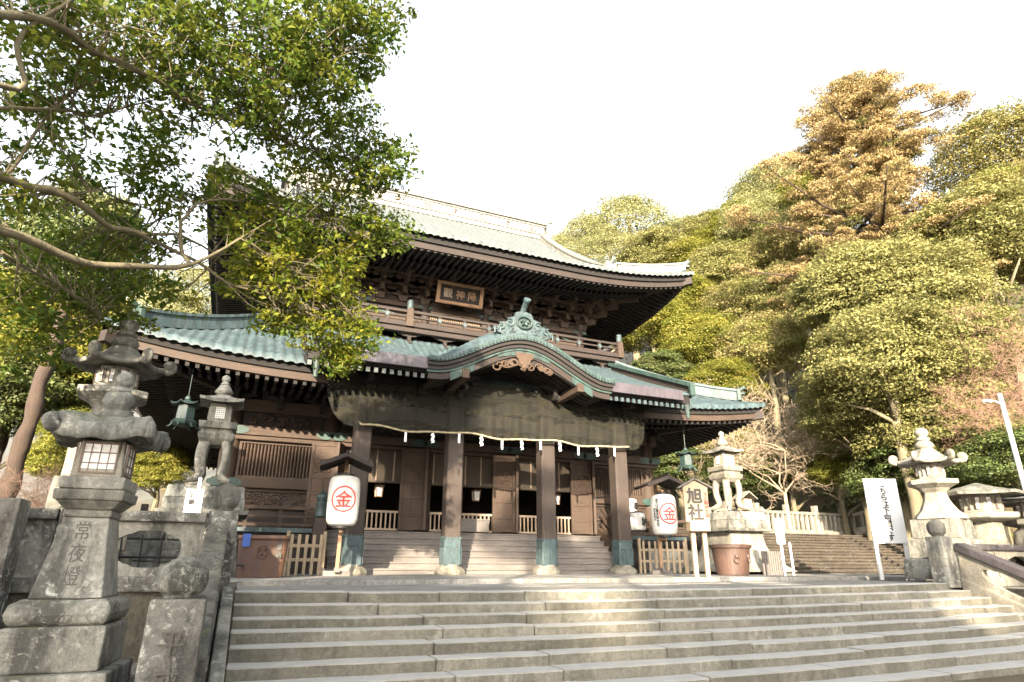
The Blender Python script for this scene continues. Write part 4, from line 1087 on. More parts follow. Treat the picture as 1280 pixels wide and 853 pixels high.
lantern_scroll((8.45, -9.0, 1.46), R(14), 'tall pale sunlit stone lantern with curled roof corners beside the white upright sign', .77, 1.42, 3, 'stone_pale')

def lantern_legs(loc, rz, label, ped, mat, flare=False):
    """square lantern whose fire box stands on four legs that sweep out at the foot; loc = foot of the legs"""
    L = root('stone_lantern', label, 'stone lantern', (loc[0], loc[1], loc[2]-ped*.95), rz, **NG); g = ped; L.scale = (.77, .77, .95)
    mb = MB(); w = 1.22
    mb.frust(0, 0, g-.32, g, w*.98, w*.98, w*.94, w*.94); mb.frust(0, 0, g-.62, g-.325, w, w, w, w); mb.frust(0, 0, g-.74, g-.625, w*1.12, w*1.12, w*1.14, w*1.14); pdm = mb.build('pedestal_cap', 'stone' if flare else 'stone_rock', L, bev=.025, sub=2, rough=.012)
    prof = []
    n = 9
    for k in range(n+1):
        v = k/n; prof.append((1.0+.95*(1-v)**2.6 if flare else 1.05+.25*(1-v), v*(g-.742)))
    mb = MB(); mb.lathe(prof, 4, sq=True); mb.build('battered_pedestal', 'stone_pale' if flare else 'stone_dark', L, bev=.02, sub=1, rough=.015)
    if flare:
        mb = MB()
        for sx in (-1, 1):
            mb.tube([(sx*.75, -1.0, g+.02), (sx*1.0, -1.12, g+.12), (sx*1.15, -1.2, g+.02)], [.09, .12, .05], 8)
        mb.build('cap_scroll', 'stone', pdm, smooth=True, rough=.01)
    mb = MB()
    for k in range(4):
        a = R(45)+k*math.pi/2; d = Vector((math.cos(a), math.sin(a), 0)); pts, rad = [], []
        for q in range(13):
            v = q/12; r_ = .42+.16*math.sin(math.pi*min(1, v*1.25))*(v > 0)-.02+.48*max(0, (v-.72)/.28)**1.8; z = g+1.42-1.34*v+.10*max(0, (v-.86)/.14)
            pts.append(d*r_+Vector((0, 0, z))); rad.append(.20-.05*v-.07*max(0, (v-.8)/.2))
        m2 = MB(); m2.tube(pts, rad, 8, .8); m2.build('leg', mat, L, smooth=True)
    mb = MB(); mb.lathe([(.40, g+1.2), (.56, g+1.36), (.60, g+1.50), (.50, g+1.56), (.50, g+1.62), (.60, g+1.66), (.62, g+1.84), (.46, g+1.86)], 4, sq=True); mb.build('middle_slab', mat, L, bev=.02)
    mb = MB(); mb.frust(0, 0, g+1.86, g+2.40, .37, .37, .35, .35); mb.build('fire_box', mat, L, bev=.012)
    for k in range(4): window(L, g+2.13, .17, .18, .366, k*math.pi/2, 5 if not flare else 2, 6 if not flare else 2, 'stone_pale' if not flare else 'wood_post')
    mb = MB(); lroof(mb, 4, 1.02, g+2.40, .22, .06, .22, .09, R(45), 1.5); mb.build('roof', 'stone' if flare else mat, L, smooth=False, rough=.008)
    mb = MB(); z = g+2.68; mb.lathe([(.18, 0), (.22, .05), (.34, .12), (.26, .2), (.20, .3), (.12, .34)], 8, (0, 0, z)); onion(mb, z+.32, .155); mb.build('finial', mat, L, smooth=True)
    return L
lantern_legs((-8.86, -1.0, 2.2), 0, 'stone lantern on four arched legs in front of the left hall wall', 2.3, 'stone')
lantern_legs((9.3, -.5, 2.2), R(0), 'stone lantern on four sweeping legs atop a pale flared stone pedestal right of the hall', 2.2, 'stone_pale', True)

def lantern_broad(loc, rz, label, s=1.0, legs=False):
    L = root('stone_lantern', label, 'stone lantern', loc, rz, **NG)
    if legs:
        for k in range(3):
            a = k*2.094; m2 = MB(); m2.tube([(.3*math.cos(a), .3*math.sin(a), .62*s), (.5*math.cos(a), .5*math.sin(a), .45*s), (.6*math.cos(a), .6*math.sin(a), 0)], [.12, .12, .10], 8); m2.build('leg', 'stone_pale', L, smooth=True)
    else:
        mb = MB(); mb.lathe([(.44*s, 0), (.40*s, .2*s), (.37*s, .66*s)], 20); mb.build('shaft', 'stone_pale', L, smooth=True)
    mb = MB(); mb.lathe([(.42*s, .64*s), (.66*s, .70*s), (.72*s, .74*s), (.72*s, .86*s), (.5*s, .89*s)], 6, sq=True); mb.build('middle_slab', 'stone_pale', L, bev=.012)
    mb = MB(); mb.lathe([(.44*s, .89*s), (.42*s, 1.34*s)], 6, sq=True); mb.build('fire_box', 'stone_pale', L, bev=.01)
    for k in range(6): window(L, 1.115*s, .19*s, .16*s, .433*s, k*math.pi/3, 3, 3)
    mb = MB(); lroof(mb, 6, 1.25*s, 1.30*s, .30*s, .02, .05, .07*s, 0, 1.25); mb.build('roof', 'stone', L, smooth=False, rough=.02)
    return L
lantern_broad((9.55, -9.4, .80), R(10), 'low stone lantern with broad hexagonal roof right of the tall pale lantern', .95)
lantern_broad((11.25, -9.7, .72), R(24), 'low broad-roofed stone lantern on legs, cut off by the right frame edge', .9, True)

def opening(cx, cz, w, h, n=48):
    """the cusped window of the balustrade panels"""
    pts = []
    for i in range(n):
        a = 2*math.pi*i/n; x, z = math.cos(a), math.sin(a)
        r_ = 1+.10*abs(math.cos(a*2)) - .10*math.exp(-((abs(abs(x)-.45))/.09)**2)
        pts.append((cx+w*.5*math.copysign(abs(x)**.72, x)*r_, cz+h*.5*math.copysign(abs(z)**.72, z)*r_))
    return pts
def rect_ring(inner, x0, x1, z0, z1):
    cx, cz = (x0+x1)/2, (z0+z1)/2; out = []
    for (a, b_) in inner:
        dx, dz = a-cx, b_-cz; k = min(((x1-cx)/abs(dx)) if dx else 9e9, ((z1-cz)/abs(dz)) if dz else 9e9); out.append((cx+dx*k, cz+dz*k))
    for (qx, qz) in ((x0, z0), (x0, z1), (x1, z0), (x1, z1)):          # snap the nearest points to the corners
        i = min(range(len(out)), key=lambda j: (out[j][0]-qx)**2+(out[j][1]-qz)**2); out[i] = (qx, qz)
    return out
def stone_post(par, x, y, z0, z1, w, head, mat='stone_dark', ht=1.0):
    mb = MB(); mb.frust(x, y, z0, z1, w, w, w*.94, w*.94); p = mb.build('newel_post', mat, par, bev=.02, sub=3, rough=.007)
    if head is None: return p
    mb = MB(); w *= .86; mb.lathe([(w*.7, 0), (w*.75, .04*ht), (w*1.0, .08*ht), (w*1.1, .17*ht), (w*1.02, .28*ht), (w*.6, .35*ht), (.02, .385*ht)], 8, (x, y, z1)); mb.build('post_cap', head, p, smooth=True, sub=1, rough=.012); return p
# left balustrade: level run on the retaining wall and sloping run beside the steps
bl = root('stone_balustrade', 'dark mossy stone balustrade with cusped openings left of the steps', 'balustrade', (-8.4, -10, 0), world=True)
stone_post(bl, -8.25, -9.85, -.1, 1.05, .2, 'stone_dark')
stone_post(bl, -8.43, -13.55, -1.35, .10, .215, 'stone_rock', ht=.85)
text('平', .2, 'engrave', 'carved_character', bl, (-8.43, -13.77, -.22), bold=.0); text('成', .2, 'engrave', 'carved_character', bl, (-8.43, -13.772, -.48))
def level_run(par, x0, x1, y, ztop, mats, wall=True):
    mb = MB(); mb.box(x0, x1, y-.20, y+.16, ztop-.13, ztop); mb.build('top_rail', mats[0], par, bev=.02, sub=2, rough=.008)
    mb = MB(); mb.box(x0, x1, y-.24, y+.2, .02, .2); mb.build('bottom_rail', mats[0], par, bev=.02, sub=2, rough=.008)
    inn = opening((x0+x1)/2, (.2+ztop-.13)/2, (x1-x0)*.56, (ztop-.33)*.62)
    mb = MB(); mb.ring(rect_ring(inn, x0+.005, x1-.005, .2, ztop-.132), inn, y-.10, y+.06); mb.build('pierced_panel', mats[1], par)
for x0, x1 in ((-9.72, -8.46), (-11.6, -10.13), (-13.1, -11.62)): level_run(bl, x0, x1, -10.0, 1.0, ('stone_dark', 'stone'))
for x in (-9.93,): stone_post(bl, x, -10.0, .02, 1.18, .19, 'stone_dark')
stone_post(bl, -10.6, -10.6, -1.2, 1.06, .24, None)
def slope_run(par, x, ya, yb, za, zb, mats, th=.24, low=.55):
    """sloping coping, pierced panel and string course from (ya,za) down to (yb,zb)"""
    mb = MB(); mb.bar((x, ya, za-.09), (x, yb, zb-.09), th*1.15, .18); mb.build('sloping_coping', mats[0], par, bev=.03, sub=2, rough=.006)
    n = 48; cy, w = (ya+yb)/2, abs(yb-ya); sl = (zb-za)/(yb-ya)
    inn0 = opening(0, 0, w*.5, low*.6)
    out0 = rect_ring(inn0, -w/2+.005, w/2-.005, -low/2, low/2)
    def sh(p): return (cy+p[0], (za+zb)/2-.18-low/2+p[1]+sl*p[0])
    mb = MB(); mb.ring([sh(p) for p in out0], [sh(p) for p in inn0], x-th*.3, x+th*.3, 'YZ'); mb.build('pierced_panel', mats[1], par)
    mb = MB(); k = .18+low
    mb.prism([(ya, za-k), (yb, zb-k), (yb, zb-k-.75), (ya, za-k-.75)], x-th*.62, x+th*.62, 'YZ'); mb.build('string_wall', mats[2], par, bev=.02)
slope_run(bl, -8.30, -10.05, -13.35, .80, -.36, ('stone_dark', 'stone_dark', 'stone_dark'))
mb = MB(); mb.prism([(-10.05, .08), (-13.75, -1.25), (-13.75, -1.5), (-10.05, -.3)], -8.13, -7.985, 'YZ'); mb.build('edge_stone', 'stone', bl, bev=.015)
rw = root('retaining_wall', 'rough brown retaining wall below the left stone balustrade', 'wall', (-11, -10.0, -1.2), world=True)
mb = MB(); mb.box(-16, -8.46, -10.14, -9.75, -1.4, .018); mb.build('wall_face', 'retain', rw, bev=.02, sub=4, rough=.02)
mb = MB()
for (x, y, r_) in ((-8.72, -12.4, .2), (-8.7, -11.7, .22), (-9.3, -11.5, .25), (-8.75, -12.9, .16)):
    mb = MB(); mb.lathe([(.02, -r_*.6), (r_*.8, -r_*.4), (r_, .0), (r_*.7, r_*.5), (.05, r_*.7)], 9)
    o = mb.build('boulder', 'stone_dark', None, smooth=True, sub=1, rough=.07, seed=x*3); o.location = (x, y, -1.2+r_*.5+.35)
    tag(o, 'rough dark boulder at the foot of the nearest left stone lantern', 'boulder', 'boulders below the left lantern')
    m2 = MB()
mb = MB(); mb.box(-9.8, -8.52, -13.7, -11.2, -1.25, -.92); struct(mb.build('stone_footing', 'stone_dark', bev=.04, sub=3, rough=.03))

# right balustrade
br = root('stone_balustrade', 'pale stone balustrade with a dark purple coping sloping down at the right of the steps', 'balustrade', (6.7, -10, 0), world=True)
stone_post(br, 6.68, -10.0, -.1, .98, .2, 'stone_dark', 'stone')
for q in (0, 1): slope_run(br, 6.98, -10.22-1.9*q, -12.1-1.9*q, .86-.86*q, .0-.86*q, ('coping_dark', 'stone_pale', 'stone_pale'), .3, .56)
def level2(x0, x1, y, ztop):
    mb = MB(); mb.box(x0, x1, y-.18, y+.16, ztop-.14, ztop); mb.build('top_rail', 'coping_dark', br, bev=.03)
    mb = MB(); mb.box(x0, x1, y-.2, y+.2, -.1, .1); mb.build('bottom_rail', 'stone_pale', br, bev=.02)
    inn = opening((x0+x1)/2, .38, (x1-x0)*.5, .36); mb = MB(); mb.ring(rect_ring(inn, x0+.005, x1-.005, .1, ztop-.142), inn, y-.08, y+.08); mb.build('pierced_panel', 'stone_pale', br)
for x0 in (6.95, 8.75, 10.55, 12.35): level2(x0, x0+1.75, -9.85, .84)
mb = MB(); mb.box(7.25, 15, -14, -10.06, -1.4, -.1); struct(mb.build('right_terrace_wall', 'stone_pale', bev=.02))
mb = MB(); mb.box(9.25, 14.5, -9.6, -8.2, -.1, .42); struct(mb.build('lantern_terrace', 'stone', bev=.03, sub=2, rough=.01))
mb = MB(); mb.box(9.3, 12.2, -9.58, -8.4, .42, .74); struct(mb.build('terrace_step', 'stone', bev=.03))

# rough stone wall stubs behind the balustrade, left
sw = root('stacked_stone_wall', 'low wall of stacked mossy stones behind the left balustrade', 'wall', (-10, -7, 0), world=True)
for row in range(3):
    x = -14
    while x < -8.9:
        w = rng.uniform(.7, 1.3); mb = MB(); mb.box(x+.01, min(x+w, -8.85)-.01, -6.9+rng.normal(0, .03), -6.3, .02+row*.36, .37+row*.36); mb.build('stone_block', 'stone_rock' if row < 2 else 'stone', sw, bev=.03, sub=2, rough=.02, seed=x); x += w

# ------------------------------------------------------------------ lanterns, boxes, signs
def paper_lantern(loc, rz, label, side_text, cz, roof_w):
    L = root('paper_lantern', label, 'paper lantern', loc, rz, 'white paper lanterns in front of the porch')
    Rr, Hh = .42, 1.32
    prof = [(.22, 0), (.30, .015), (.37, .06), (.405, .16), (.42, .35), (.425, .66), (.42, .97), (.405, 1.16), (.37, 1.26), (.30, 1.305), (.22, 1.32)]
    z0 = cz-Hh/2
    fine = []
    for k in range(57):
        z = Hh*k/56; r_ = np.interp(z, [p[1] for p in prof], [p[0] for p in prof]); fine.append((float(r_)+.004*math.sin(k*math.pi), z))
    mb = MB(); mb.lathe(fine, 40, (0, 0, z0)); b = mb.build('paper_body', 'paper', L, smooth=True)
    mb = MB(); mb.lathe([(.20, -.06), (.235, -.05), (.235, .02), (.2, .02)], 24, (0, 0, z0)); mb.lathe([(.20, -.02), (.235, -.02), (.235, .05), (.2, .06)], 24, (0, 0, z0+Hh)); mb.build('end_rings', 'black', L, smooth=False)
    def warp_at(cx, zc):
        def f(co):
            z = zc+co.y; r_ = float(np.interp(z-z0, [p[1] for p in prof], [p[0] for p in prof]))+.006+max(0, co.z)*.3; a = (co.x+cx)/.425
            return Vector((r_*math.sin(a), -r_*math.cos(a), z))
        return f
    text('金', .46, 'red', 'crest_character', L, (0, 0, 0), bold=.006, depth=.001, warp=warp_at(0, cz+.02))
    mb = MB(); f = warp_at(0, cz+.02); n = 48
    for i in range(n):
        a0, a1 = 2*math.pi*i/n, 2*math.pi*(i+1)/n; q = []
        for (a, r_) in ((a0, .30), (a1, .30), (a1, .345), (a0, .345)): q.append(f(Vector((r_*math.cos(a), r_*math.sin(a), .002))))
        mb.add(q, [(0, 1, 2, 3)])
    mb.build('crest_ring', 'red', L)
    if side_text:
        for k, (t, sz, cx) in enumerate((('金刀比羅宮御本宮', .12, -.41), ('旭社奉賛会', .085, -.52))):
            text('\n'.join(t), sz, 'black', 'side_writing', L, (0, 0, 0), bold=.003, depth=.001, warp=warp_at(cx, cz+.06-.06*k), line=.95)
    mb = MB(); mb.box(-.05, .05, .46, .56, .0, cz+Hh/2+.36); mb.box(-.045, .045, -.02, .46, cz+Hh/2+.10, cz+Hh/2+.16); mb.box(-.04, .04, .0, .46, z0-.16, z0-.07); mb.box(-.04, .04, .475, .545, cz+Hh/2+.36, cz+Hh/2+.62)
    mb.build('post', 'wood_post', L, bev=.008)
    mb = MB(); mb.cbox((0, .5, .07), (.72, .16, .14)); mb.cbox((0, .5, .16), (.16, .5, .12)); mb.build('foot', 'wood_grey', L, bev=.01)
    mb = MB(); w = roof_w; z = cz+Hh/2+.36; pts = [(-w, -.10), (-w*.5, .04), (0, .20), (w*.5, .04), (w, -.10)]
    for (a, b_) in zip(pts[:-1], pts[1:]): mb.bar((a[0], .05, z+a[1]), (b_[0], .05, z+b_[1]), 1.25, .05, (0, 0, 1))
    for y in (-.56, .64): 
        for (a, b_) in zip(pts[:-1], pts[1:]): mb.bar((a[0], y, z+a[1]-.04), (b_[0], y, z+b_[1]-.04), .05, .1)
    mb.bar((0, -.6, z+.24), (0, .68, z+.24), .1, .06); mb.build('little_roof', 'wood_red', L, bev=.006)
    return L
paper_lantern((-5.45, -2.0, .02), R(-8), 'round white paper lantern with red ringed crest left of the porch', False, 1.93, .72)
paper_lantern((5.15, -1.95, .02), R(-11), 'round white paper lantern with red crest and black side writing right of the porch', True, 1.90, .78)

def kegs():
    for k, (x, y, z, s, ch) in enumerate(((5.95, 1.25, 2.18, 1.0, '奉'), (6.0, .9, 1.55, 1.15, '納'))):
        t = root('offering_lantern', ['upper small white lantern with a black character behind the right porch pillar', 'lower larger white lantern with a black character behind the right paper lantern'][k], 'lantern', (x, y, 0), R(20), 'small white lanterns behind the right pillar')
        mb = MB(); mb.lathe([(.2*s, 0), (.27*s, .04), (.29*s, .28*s), (.27*s, .52*s), (.2*s, .56*s)], 24, (0, 0, z)); mb.build('paper_body', 'paper', t, smooth=True)
        text(ch, .32*s, 'black', 'character', t, (0, -.30*s, z+.28*s), bold=.008)
        mb = MB(); mb.lathe([(.21*s, -.03), (.21*s, 0)], 16, (0, 0, z)); mb.lathe([(.21*s, 0), (.21*s, .03)], 16, (0, 0, z+.56*s)); mb.box(-.03, .03, .3*s, .36*s, 0, z+.6*s); mb.box(-.02, .02, -.02, .3*s, z+.56*s+.03, z+.56*s+.07); mb.build('stand', 'wood_dark', t)
kegs()

# name board on two posts
sb = root('shrine_name_board', 'pointed pale wooden notice board with large black characters on two posts beside the porch', 'sign', (2.95, -6.3, .02), R(-20))
mb = MB(); poly = [(-.31, 0), (.31, 0), (.33, .88), (0, 1.05), (-.33, .88)]; Z0 = 1.38
mb.prism([(a, Z0+b_) for a, b_ in poly], -.035, .035); bd = mb.build('board', 'wood_pale', sb, bev=.006)
mb = MB(); mb.bar((-.47, 0, Z0+.85), (.02, 0, Z0+1.11), .16, .035); mb.bar((.47, 0, Z0+.85), (-.02, 0, Z0+1.11), .16, .035); mb.build('board_roof', 'wood_grey', sb)
mb = MB(); mb.cbox((0, 0, Z0-.12), (.52, .34, .235)); mb.build('offering_box', 'wood_pale', sb, bev=.008)
for x in (-.14, .16): mb = MB(); mb.box(x-.055, x+.055, .01 if x < 0 else .02, .12, -.02, Z0-.24); mb.build('post', 'wood_picket' if x < 0 else 'wood_pale', sb, bev=.006)
for i, ch in enumerate('旭社'): text(ch, .42, 'black', 'character', sb, (-.04, -.038, Z0+.66-.42*i), bold=.016)
text('\n'.join('天之御中主神'), .11, 'red', 'small_writing', sb, (.255, -.038, Z0+.42), bold=.004, line=1.0)

# tall white way sign at the right
ws = root('way_sign', 'tall white upright sign with black vertical writing on two white legs, right of the landing', 'sign', (9.1, -7.05, .0), R(-29))
mb = MB(); mb.cbox((0, 0, 1.84), (.92, .04, 1.8)); mb.build('panel', 'white', ws, bev=.004)
for x in (-.40, .40): mb = MB(); mb.box(x-.045, x+.045, .024, .10, -.03, 1.3); mb.build('leg', 'whitewash', ws); 
for i, ch in enumerate('こちらは下向道です'): text(ch, .20, 'old_paint_ink', 'character', ws, (.03, -.024, 2.58-.185*i), bold=.005, depth=.002)
# slim notices
ns = root('slim_notice', 'slim white notice with two black marks on a thin post by the pale pedestal', 'sign', (8.1, -4.0, .02), R(-25))
mb = MB(); mb.cbox((0, 0, 1.35), (.26, .02, .78)); mb.build('panel', 'white', ns); mb = MB(); mb.box(-.035, .035, .012, .06, -.02, 1.2); mb.build('post', 'whitewash', ns)
mb = MB()
for x in (-.06, .06): mb.cbox((x, -.014, 1.62), (.05, .006, .07))
mb.build('mark', 'black', ns); text('\n'.join('順路ご案内'), .07, 'old_paint_ink', 'writing', ns, (0, -.014, 1.3), line=1.0)
mb = MB(); mb.tube([(0, 0, -.02), (0, 0, 1.05)], .035, 8); o = mb.build('white_pole', 'whitewash', loc=(9.3, -3.2, .02)); tag(o, 'short plain white pole at the foot of the far right stairs', 'pole')
nl = root('small_notice', 'small white notice with black and red writing behind the left balustrade', 'sign', (-8.8, -7.4, .02), R(-4))
mb = MB(); mb.cbox((0, 0, 1.3), (.27, .02, .5)); mb.build('panel', 'white', nl); mb = MB(); mb.box(.02, .07, .012, .05, 0, 1.75); mb.build('post', 'whitewash', nl)
text('お\n願\nい', .10, 'old_paint_ink', 'writing', nl, (-.03, -.014, 1.34), bold=.003, line=1.0); text('火\n気', .06, 'red', 'red_writing', nl, (.08, -.014, 1.27), line=1.0)
mb = MB(); mb.frust(0, 0, 0, 1.42, .07, .07, .06, .06); o = mb.build('brown_post', 'wood_red', loc=(-9.75, -5.4, .02), bev=.01); tag(o, 'short dark reddish wooden post behind the left balustrade', 'post')
bp = root('black_barrier', 'low black metal barrier seen through the opening of the left balustrade', 'barrier', (-9.0, -9.2, .02))
mb = MB(); mb.tube([(-.9, 0, .42), (.35, .0, .42)], .018, 8); mb.build('rail', 'black', bp)
for x in (-.55, -.3, -.05): mb = MB(); mb.tube([(x, 0, 0), (x+.05, 0, .35), (x+.03, 0, .72)], .013, 6); mb.build('upright', 'black', bp)

# rusted iron water tank, left; cast tub, right; picket fences
tk = root('iron_tank', 'large rust-brown iron water tank with a cast crest by the left veranda', 'water tank', (-7.36, -2.6, .02), R(-3)); tk.scale = (.86, .86, .98)
mb = MB(); prof = [(-.62, 0), (.62, 0), (.68, .86), (.72, .90), (.72, .97), (-.72, .97), (-.72, .90), (-.68, .86)]
n = 20; poly = []
for i in range(n):
    a = 2*math.pi*i/n; poly.append((math.copysign(abs(math.cos(a))**.35, math.cos(a)), math.copysign(abs(math.sin(a))**.35, math.sin(a))))
rings = [(0, .60, .50), (.86, .67, .56), (.90, .71, .60), (.98, .71, .60), (.98, .62, .5), (.3, .6, .48)]
vs = [(x*a, y*b_, z) for z, a, b_ in rings for x, y in poly]
mb.add(vs, [(j*n+i, j*n+(i+1) % n, (j+1)*n+(i+1) % n, (j+1)*n+i) for j in range(len(rings)-1) for i in range(n)]+[tuple(reversed(range(n))), tuple((len(rings)-1)*n+i for i in range(n))])
mb.build('tank_body', 'iron', tk, bev=.01)
mb = MB(); cx, cz, yy = .0, .6, -.565
mb.tube([(cx+.15*math.cos(2*math.pi*k/20), yy, cz+.15*math.sin(2*math.pi*k/20)) for k in range(21)], .018, 6)
for k in range(4): a = R(45)+k*math.pi/2; mb.tube([(cx, yy, cz), (cx+.12*math.cos(a), yy, cz+.12*math.sin(a))], [.02, .045], 6)
mb.build('crest', 'iron', tk)
text('奉\n納', .17, 'engrave', 'cast_characters', tk, (.42, -.555, .62), (R(86), 0, 0), .006, .012, line=1.0)
mb = MB(); mb.cbox((-.45, -.66, .86), (.2, .02, .3)); mb.build('blue_plate', 'blue', tk)
mb = MB(); mb.tube([(-.6, -.5, .3), (-.6, -.68, .3), (-.42, -.68, .3)], .03, 8); mb.build('tap', 'black', tk)
tb = root('cast_tub', 'round brown cast metal water tub with lion heads in front of the flared pedestal', 'water tub', (6.98, -2.9, .02)); tb.scale = (.83, .83, .98)
mb = MB(); mb.lathe([(.58, 0), (.60, .03), (.73, .84), (.80, .86), (.81, .95), (.74, .97), (.70, .9), (.62, .2)], 36); mb.build('tub_body', 'tub', tb, smooth=False, bev=.008)
for k, a in enumerate((R(-115), R(-70))):
    mb = MB(); c = Vector((.69*math.cos(a), .69*math.sin(a), .58)); d = Vector((math.cos(a), math.sin(a), 0)); s_ = Vector((-d.y, d.x, 0))
    mb.lathe([(.01, -.07), (.08, -.04), (.10, .03), (.05, .08), (.01, .09)], 10, tuple(c)); mb.tube([c+d*.06+s_*(.11*math.cos(q))+Vector((0, 0, -.08+.11*math.sin(q))) for q in np.linspace(2.6, 6.8, 12)], .018, 6); mb.build('lion_head', 'tub', tb, smooth=True)
def picket(loc, rz, w, h, label, n):
    f = root('picket_fence', label, 'fence', loc, rz, 'low wooden picket fences below the veranda')
    mb = MB()
    for z in (h*.38, h*.72): mb.cbox((0, .03, z), (w, .035, .085))
    mb.build('rails', 'wood_picket', f)
    for i in range(n): mb = MB(); x = -w/2+w*(i+.5)/n; mb.cbox((x, -.005, h/2), (.085, .03, h*rng.uniform(.96, 1.0))); mb.build('picket', 'wood_picket', f, bev=.005)
    for x in (-w/2, w/2): mb = MB(); mb.cbox((x, .08, h*.54), (.09, .09, h*1.08)); mb.build('fence_post', 'wood_picket', f, bev=.005)
picket((-6.15, -.6, .02), 0, 1.0, 1.1, 'short weathered picket fence between the iron tank and the left stair post', 5)
picket((6.75, .35, .02), R(-4), 2.0, 1.15, 'longer weathered picket fence right of the porch behind the notice board', 8)

# bronze lanterns hanging from the lower eaves
def bronze(loc, label, ztop):
    L = root('hanging_bronze_lantern', label, 'hanging lantern', loc, R(10), 'bronze lanterns hung from the lower eaves')
    mb = MB(); lroof(mb, 6, .46, .62, .16, .08, .06, .03, 0, 1.6); mb.build('roof', 'bronze', L)
    mb = MB(); mb.lathe([(.24, .18), (.22, .62)], 6, sq=True); b = mb.build('body', 'bronze', L)
    mb = MB(); mb.lathe([(.0, -.03), (.2, 0), (.30, .05), (.34, .12), (.26, .18), (.24, .19)], 6, sq=True); mb.build('base', 'copper_dark', L)
    for k in range(6): mb = MB(); a = k*math.pi/3; mb.tube([(.3*math.cos(a), .3*math.sin(a), .1), (.36*math.cos(a), .36*math.sin(a), -.02), (.44*math.cos(a), .44*math.sin(a), -.05)], [.03, .025, .015], 6); mb.build('foot', 'copper_dark', L)
    mb = MB(); mb.lathe([(.05, .78), (.10, .84), (.06, .92), (.02, .95)], 10); mb.build('knob', 'bronze', L, smooth=True)
    mb = MB(); mb.tube([(0, 0, .94), (0, 0, ztop-loc[2])], .012, 5); mb.build('chain', 'bronze', L)
bronze((-9.9, 1.0, 4.2), 'hanging bronze lantern under the left corner of the lower roof', 6.1)
bronze((8.75, 1.1, 4.0), 'hanging bronze lantern under the right corner of the lower roof', 6.1)
for i, x in enumerate((-3.25, .65, 4.25)):
    L = root('hanging_wooden_lantern', ['small hanging wooden lantern in the left doorway', 'small hanging wooden lantern in the middle doorway', 'small hanging wooden lantern in the right doorway'][i], 'hanging lantern', (x, yw+.45, 2.72), 0, 'small lanterns in the doorways')
    mb = MB(); mb.frust(0, 0, 0, .34, .10, .10, .13, .13); mb.build('body', 'shoji', L)
    mb = MB()
    for sx in (-1, 1):
        for sy in (-1, 1): mb.bar((sx*.10, sy*.10, 0), (sx*.135, sy*.135, .36), .03, .03)
    mb.box(-.12, .12, -.12, .12, -.03, .0); mb.box(-.17, .17, -.17, .17, .36, .4); mb.tube([(0, 0, .4), (0, 0, 2.4)], .01, 5); mb.build('frame', 'wood_post', L)

# far stairs, fence and small lantern post, street lamp
mb = MB(); NSF = 13; ya, yb = -.8, 4.6
for i in range(NSF):
    y = ya+(yb-ya)*i/NSF; x = 9.7
    while x < 24.5:
        w = min(rng.uniform(1.5, 2.8), 24.5-x); y_ = y+rng.normal(0, .008); mb.box(x+.003, x+w-.003, y_+.05, yb+.5, 1.8*i/NSF, 1.8*(i+1)/NSF-.061); mb.box(x+.002, x+w-.002, y_, yb+.5, 1.8*(i+1)/NSF-.06, 1.8*(i+1)/NSF); x += w
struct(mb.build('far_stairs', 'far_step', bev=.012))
mb = MB(); mb.box(9.7, 25, yb+.501, 7.2, 0, 1.78); struct(mb.build('upper_terrace', 'paving'))
ff = root('stone_fence', 'pale stone rail fence along the top of the far right stairs', 'fence', (18, 6.9, 1.8), world=True)
mb = MB(); mb.box(13.4, 24.5, 6.75, 7.15, 1.78, 2.15); mb.build('base_course', 'stone_pale', ff, bev=.02)
mb = MB(); mb.box(13.4, 24.5, 6.82, 7.05, 2.98, 3.14); mb.build('top_rail', 'stone_pale', ff, bev=.02)
for i in range(31):
    x = 13.6+i*.36; mb = MB(); big = i % 6 == 0; mb.box(x-.12 if big else x-.075, x+.12 if big else x+.075, 6.80 if big else 6.86, 7.08 if big else 7.01, 2.15, 3.5 if big else 2.98); mb.build('fence_post' if big else 'baluster', 'stone_pale', ff, bev=.01)
ff2 = root('stone_fence', 'pale stone rail fence rising to the right beyond the white sign', 'fence', (24.9, 6.2, 1.9), world=True)
A, B2 = Vector((24.9, 6.7, 2.1)), Vector((31.0, 1.8, 4.4))
mb = MB(); mb.bar(A+Vector((0, 0, -.3)), B2+Vector((0, 0, -.3)), .4, 1.0); mb.build('base_course', 'stone_pale', ff2, bev=.02)
mb = MB(); mb.bar(A+Vector((0, 0, .95)), B2+Vector((0, 0, .95)), .22, .16); mb.build('top_rail', 'stone_pale', ff2)
for i in range(18): p = A.lerp(B2, i/17); mb = MB(); mb.box(p.x-.08, p.x+.08, p.y-.08, p.y+.08, p.z+.1, p.z+.9); mb.build('baluster', 'stone_pale', ff2)
mb = MB(); mb.grid(lambda u, v: (A.x-.3+(B2.x-A.x)*u-1.2*v, A.y-.4+(B2.y-A.y)*u-2.0*v, A.z-.2+(B2.z-A.z)*u-2.2*v*(.3+.7*u)), 8, 6); struct(mb.build('grassy_bank', 'soil', smooth=True))
fl = root('lantern_post', 'small roofed lantern on a stone post at the top of the far right stairs', 'lantern', (15.7, 5.4, 1.78))
mb = MB(); mb.frust(0, 0, 0, 1.15, .15, .15, .13, .13); mb.build('post', 'stone', fl, bev=.01)
mb = MB(); mb.frust(0, 0, 1.15, 1.7, .27, .27, .24, .24); mb.build('box', 'wood_pale', fl, bev=.01)
mb = MB(); mb.prism([(-.5, 1.68), (0, 2.02), (.5, 1.68), (.5, 1.74), (0, 2.09), (-.5, 1.74)], -.4, .4); mb.build('roof', 'stone_pale', fl)
lp = root('street_lamp', 'tall thin grey metal lamp pole against the wooded slope at the right edge', 'street lamp', (14.75, -7.8, 0))
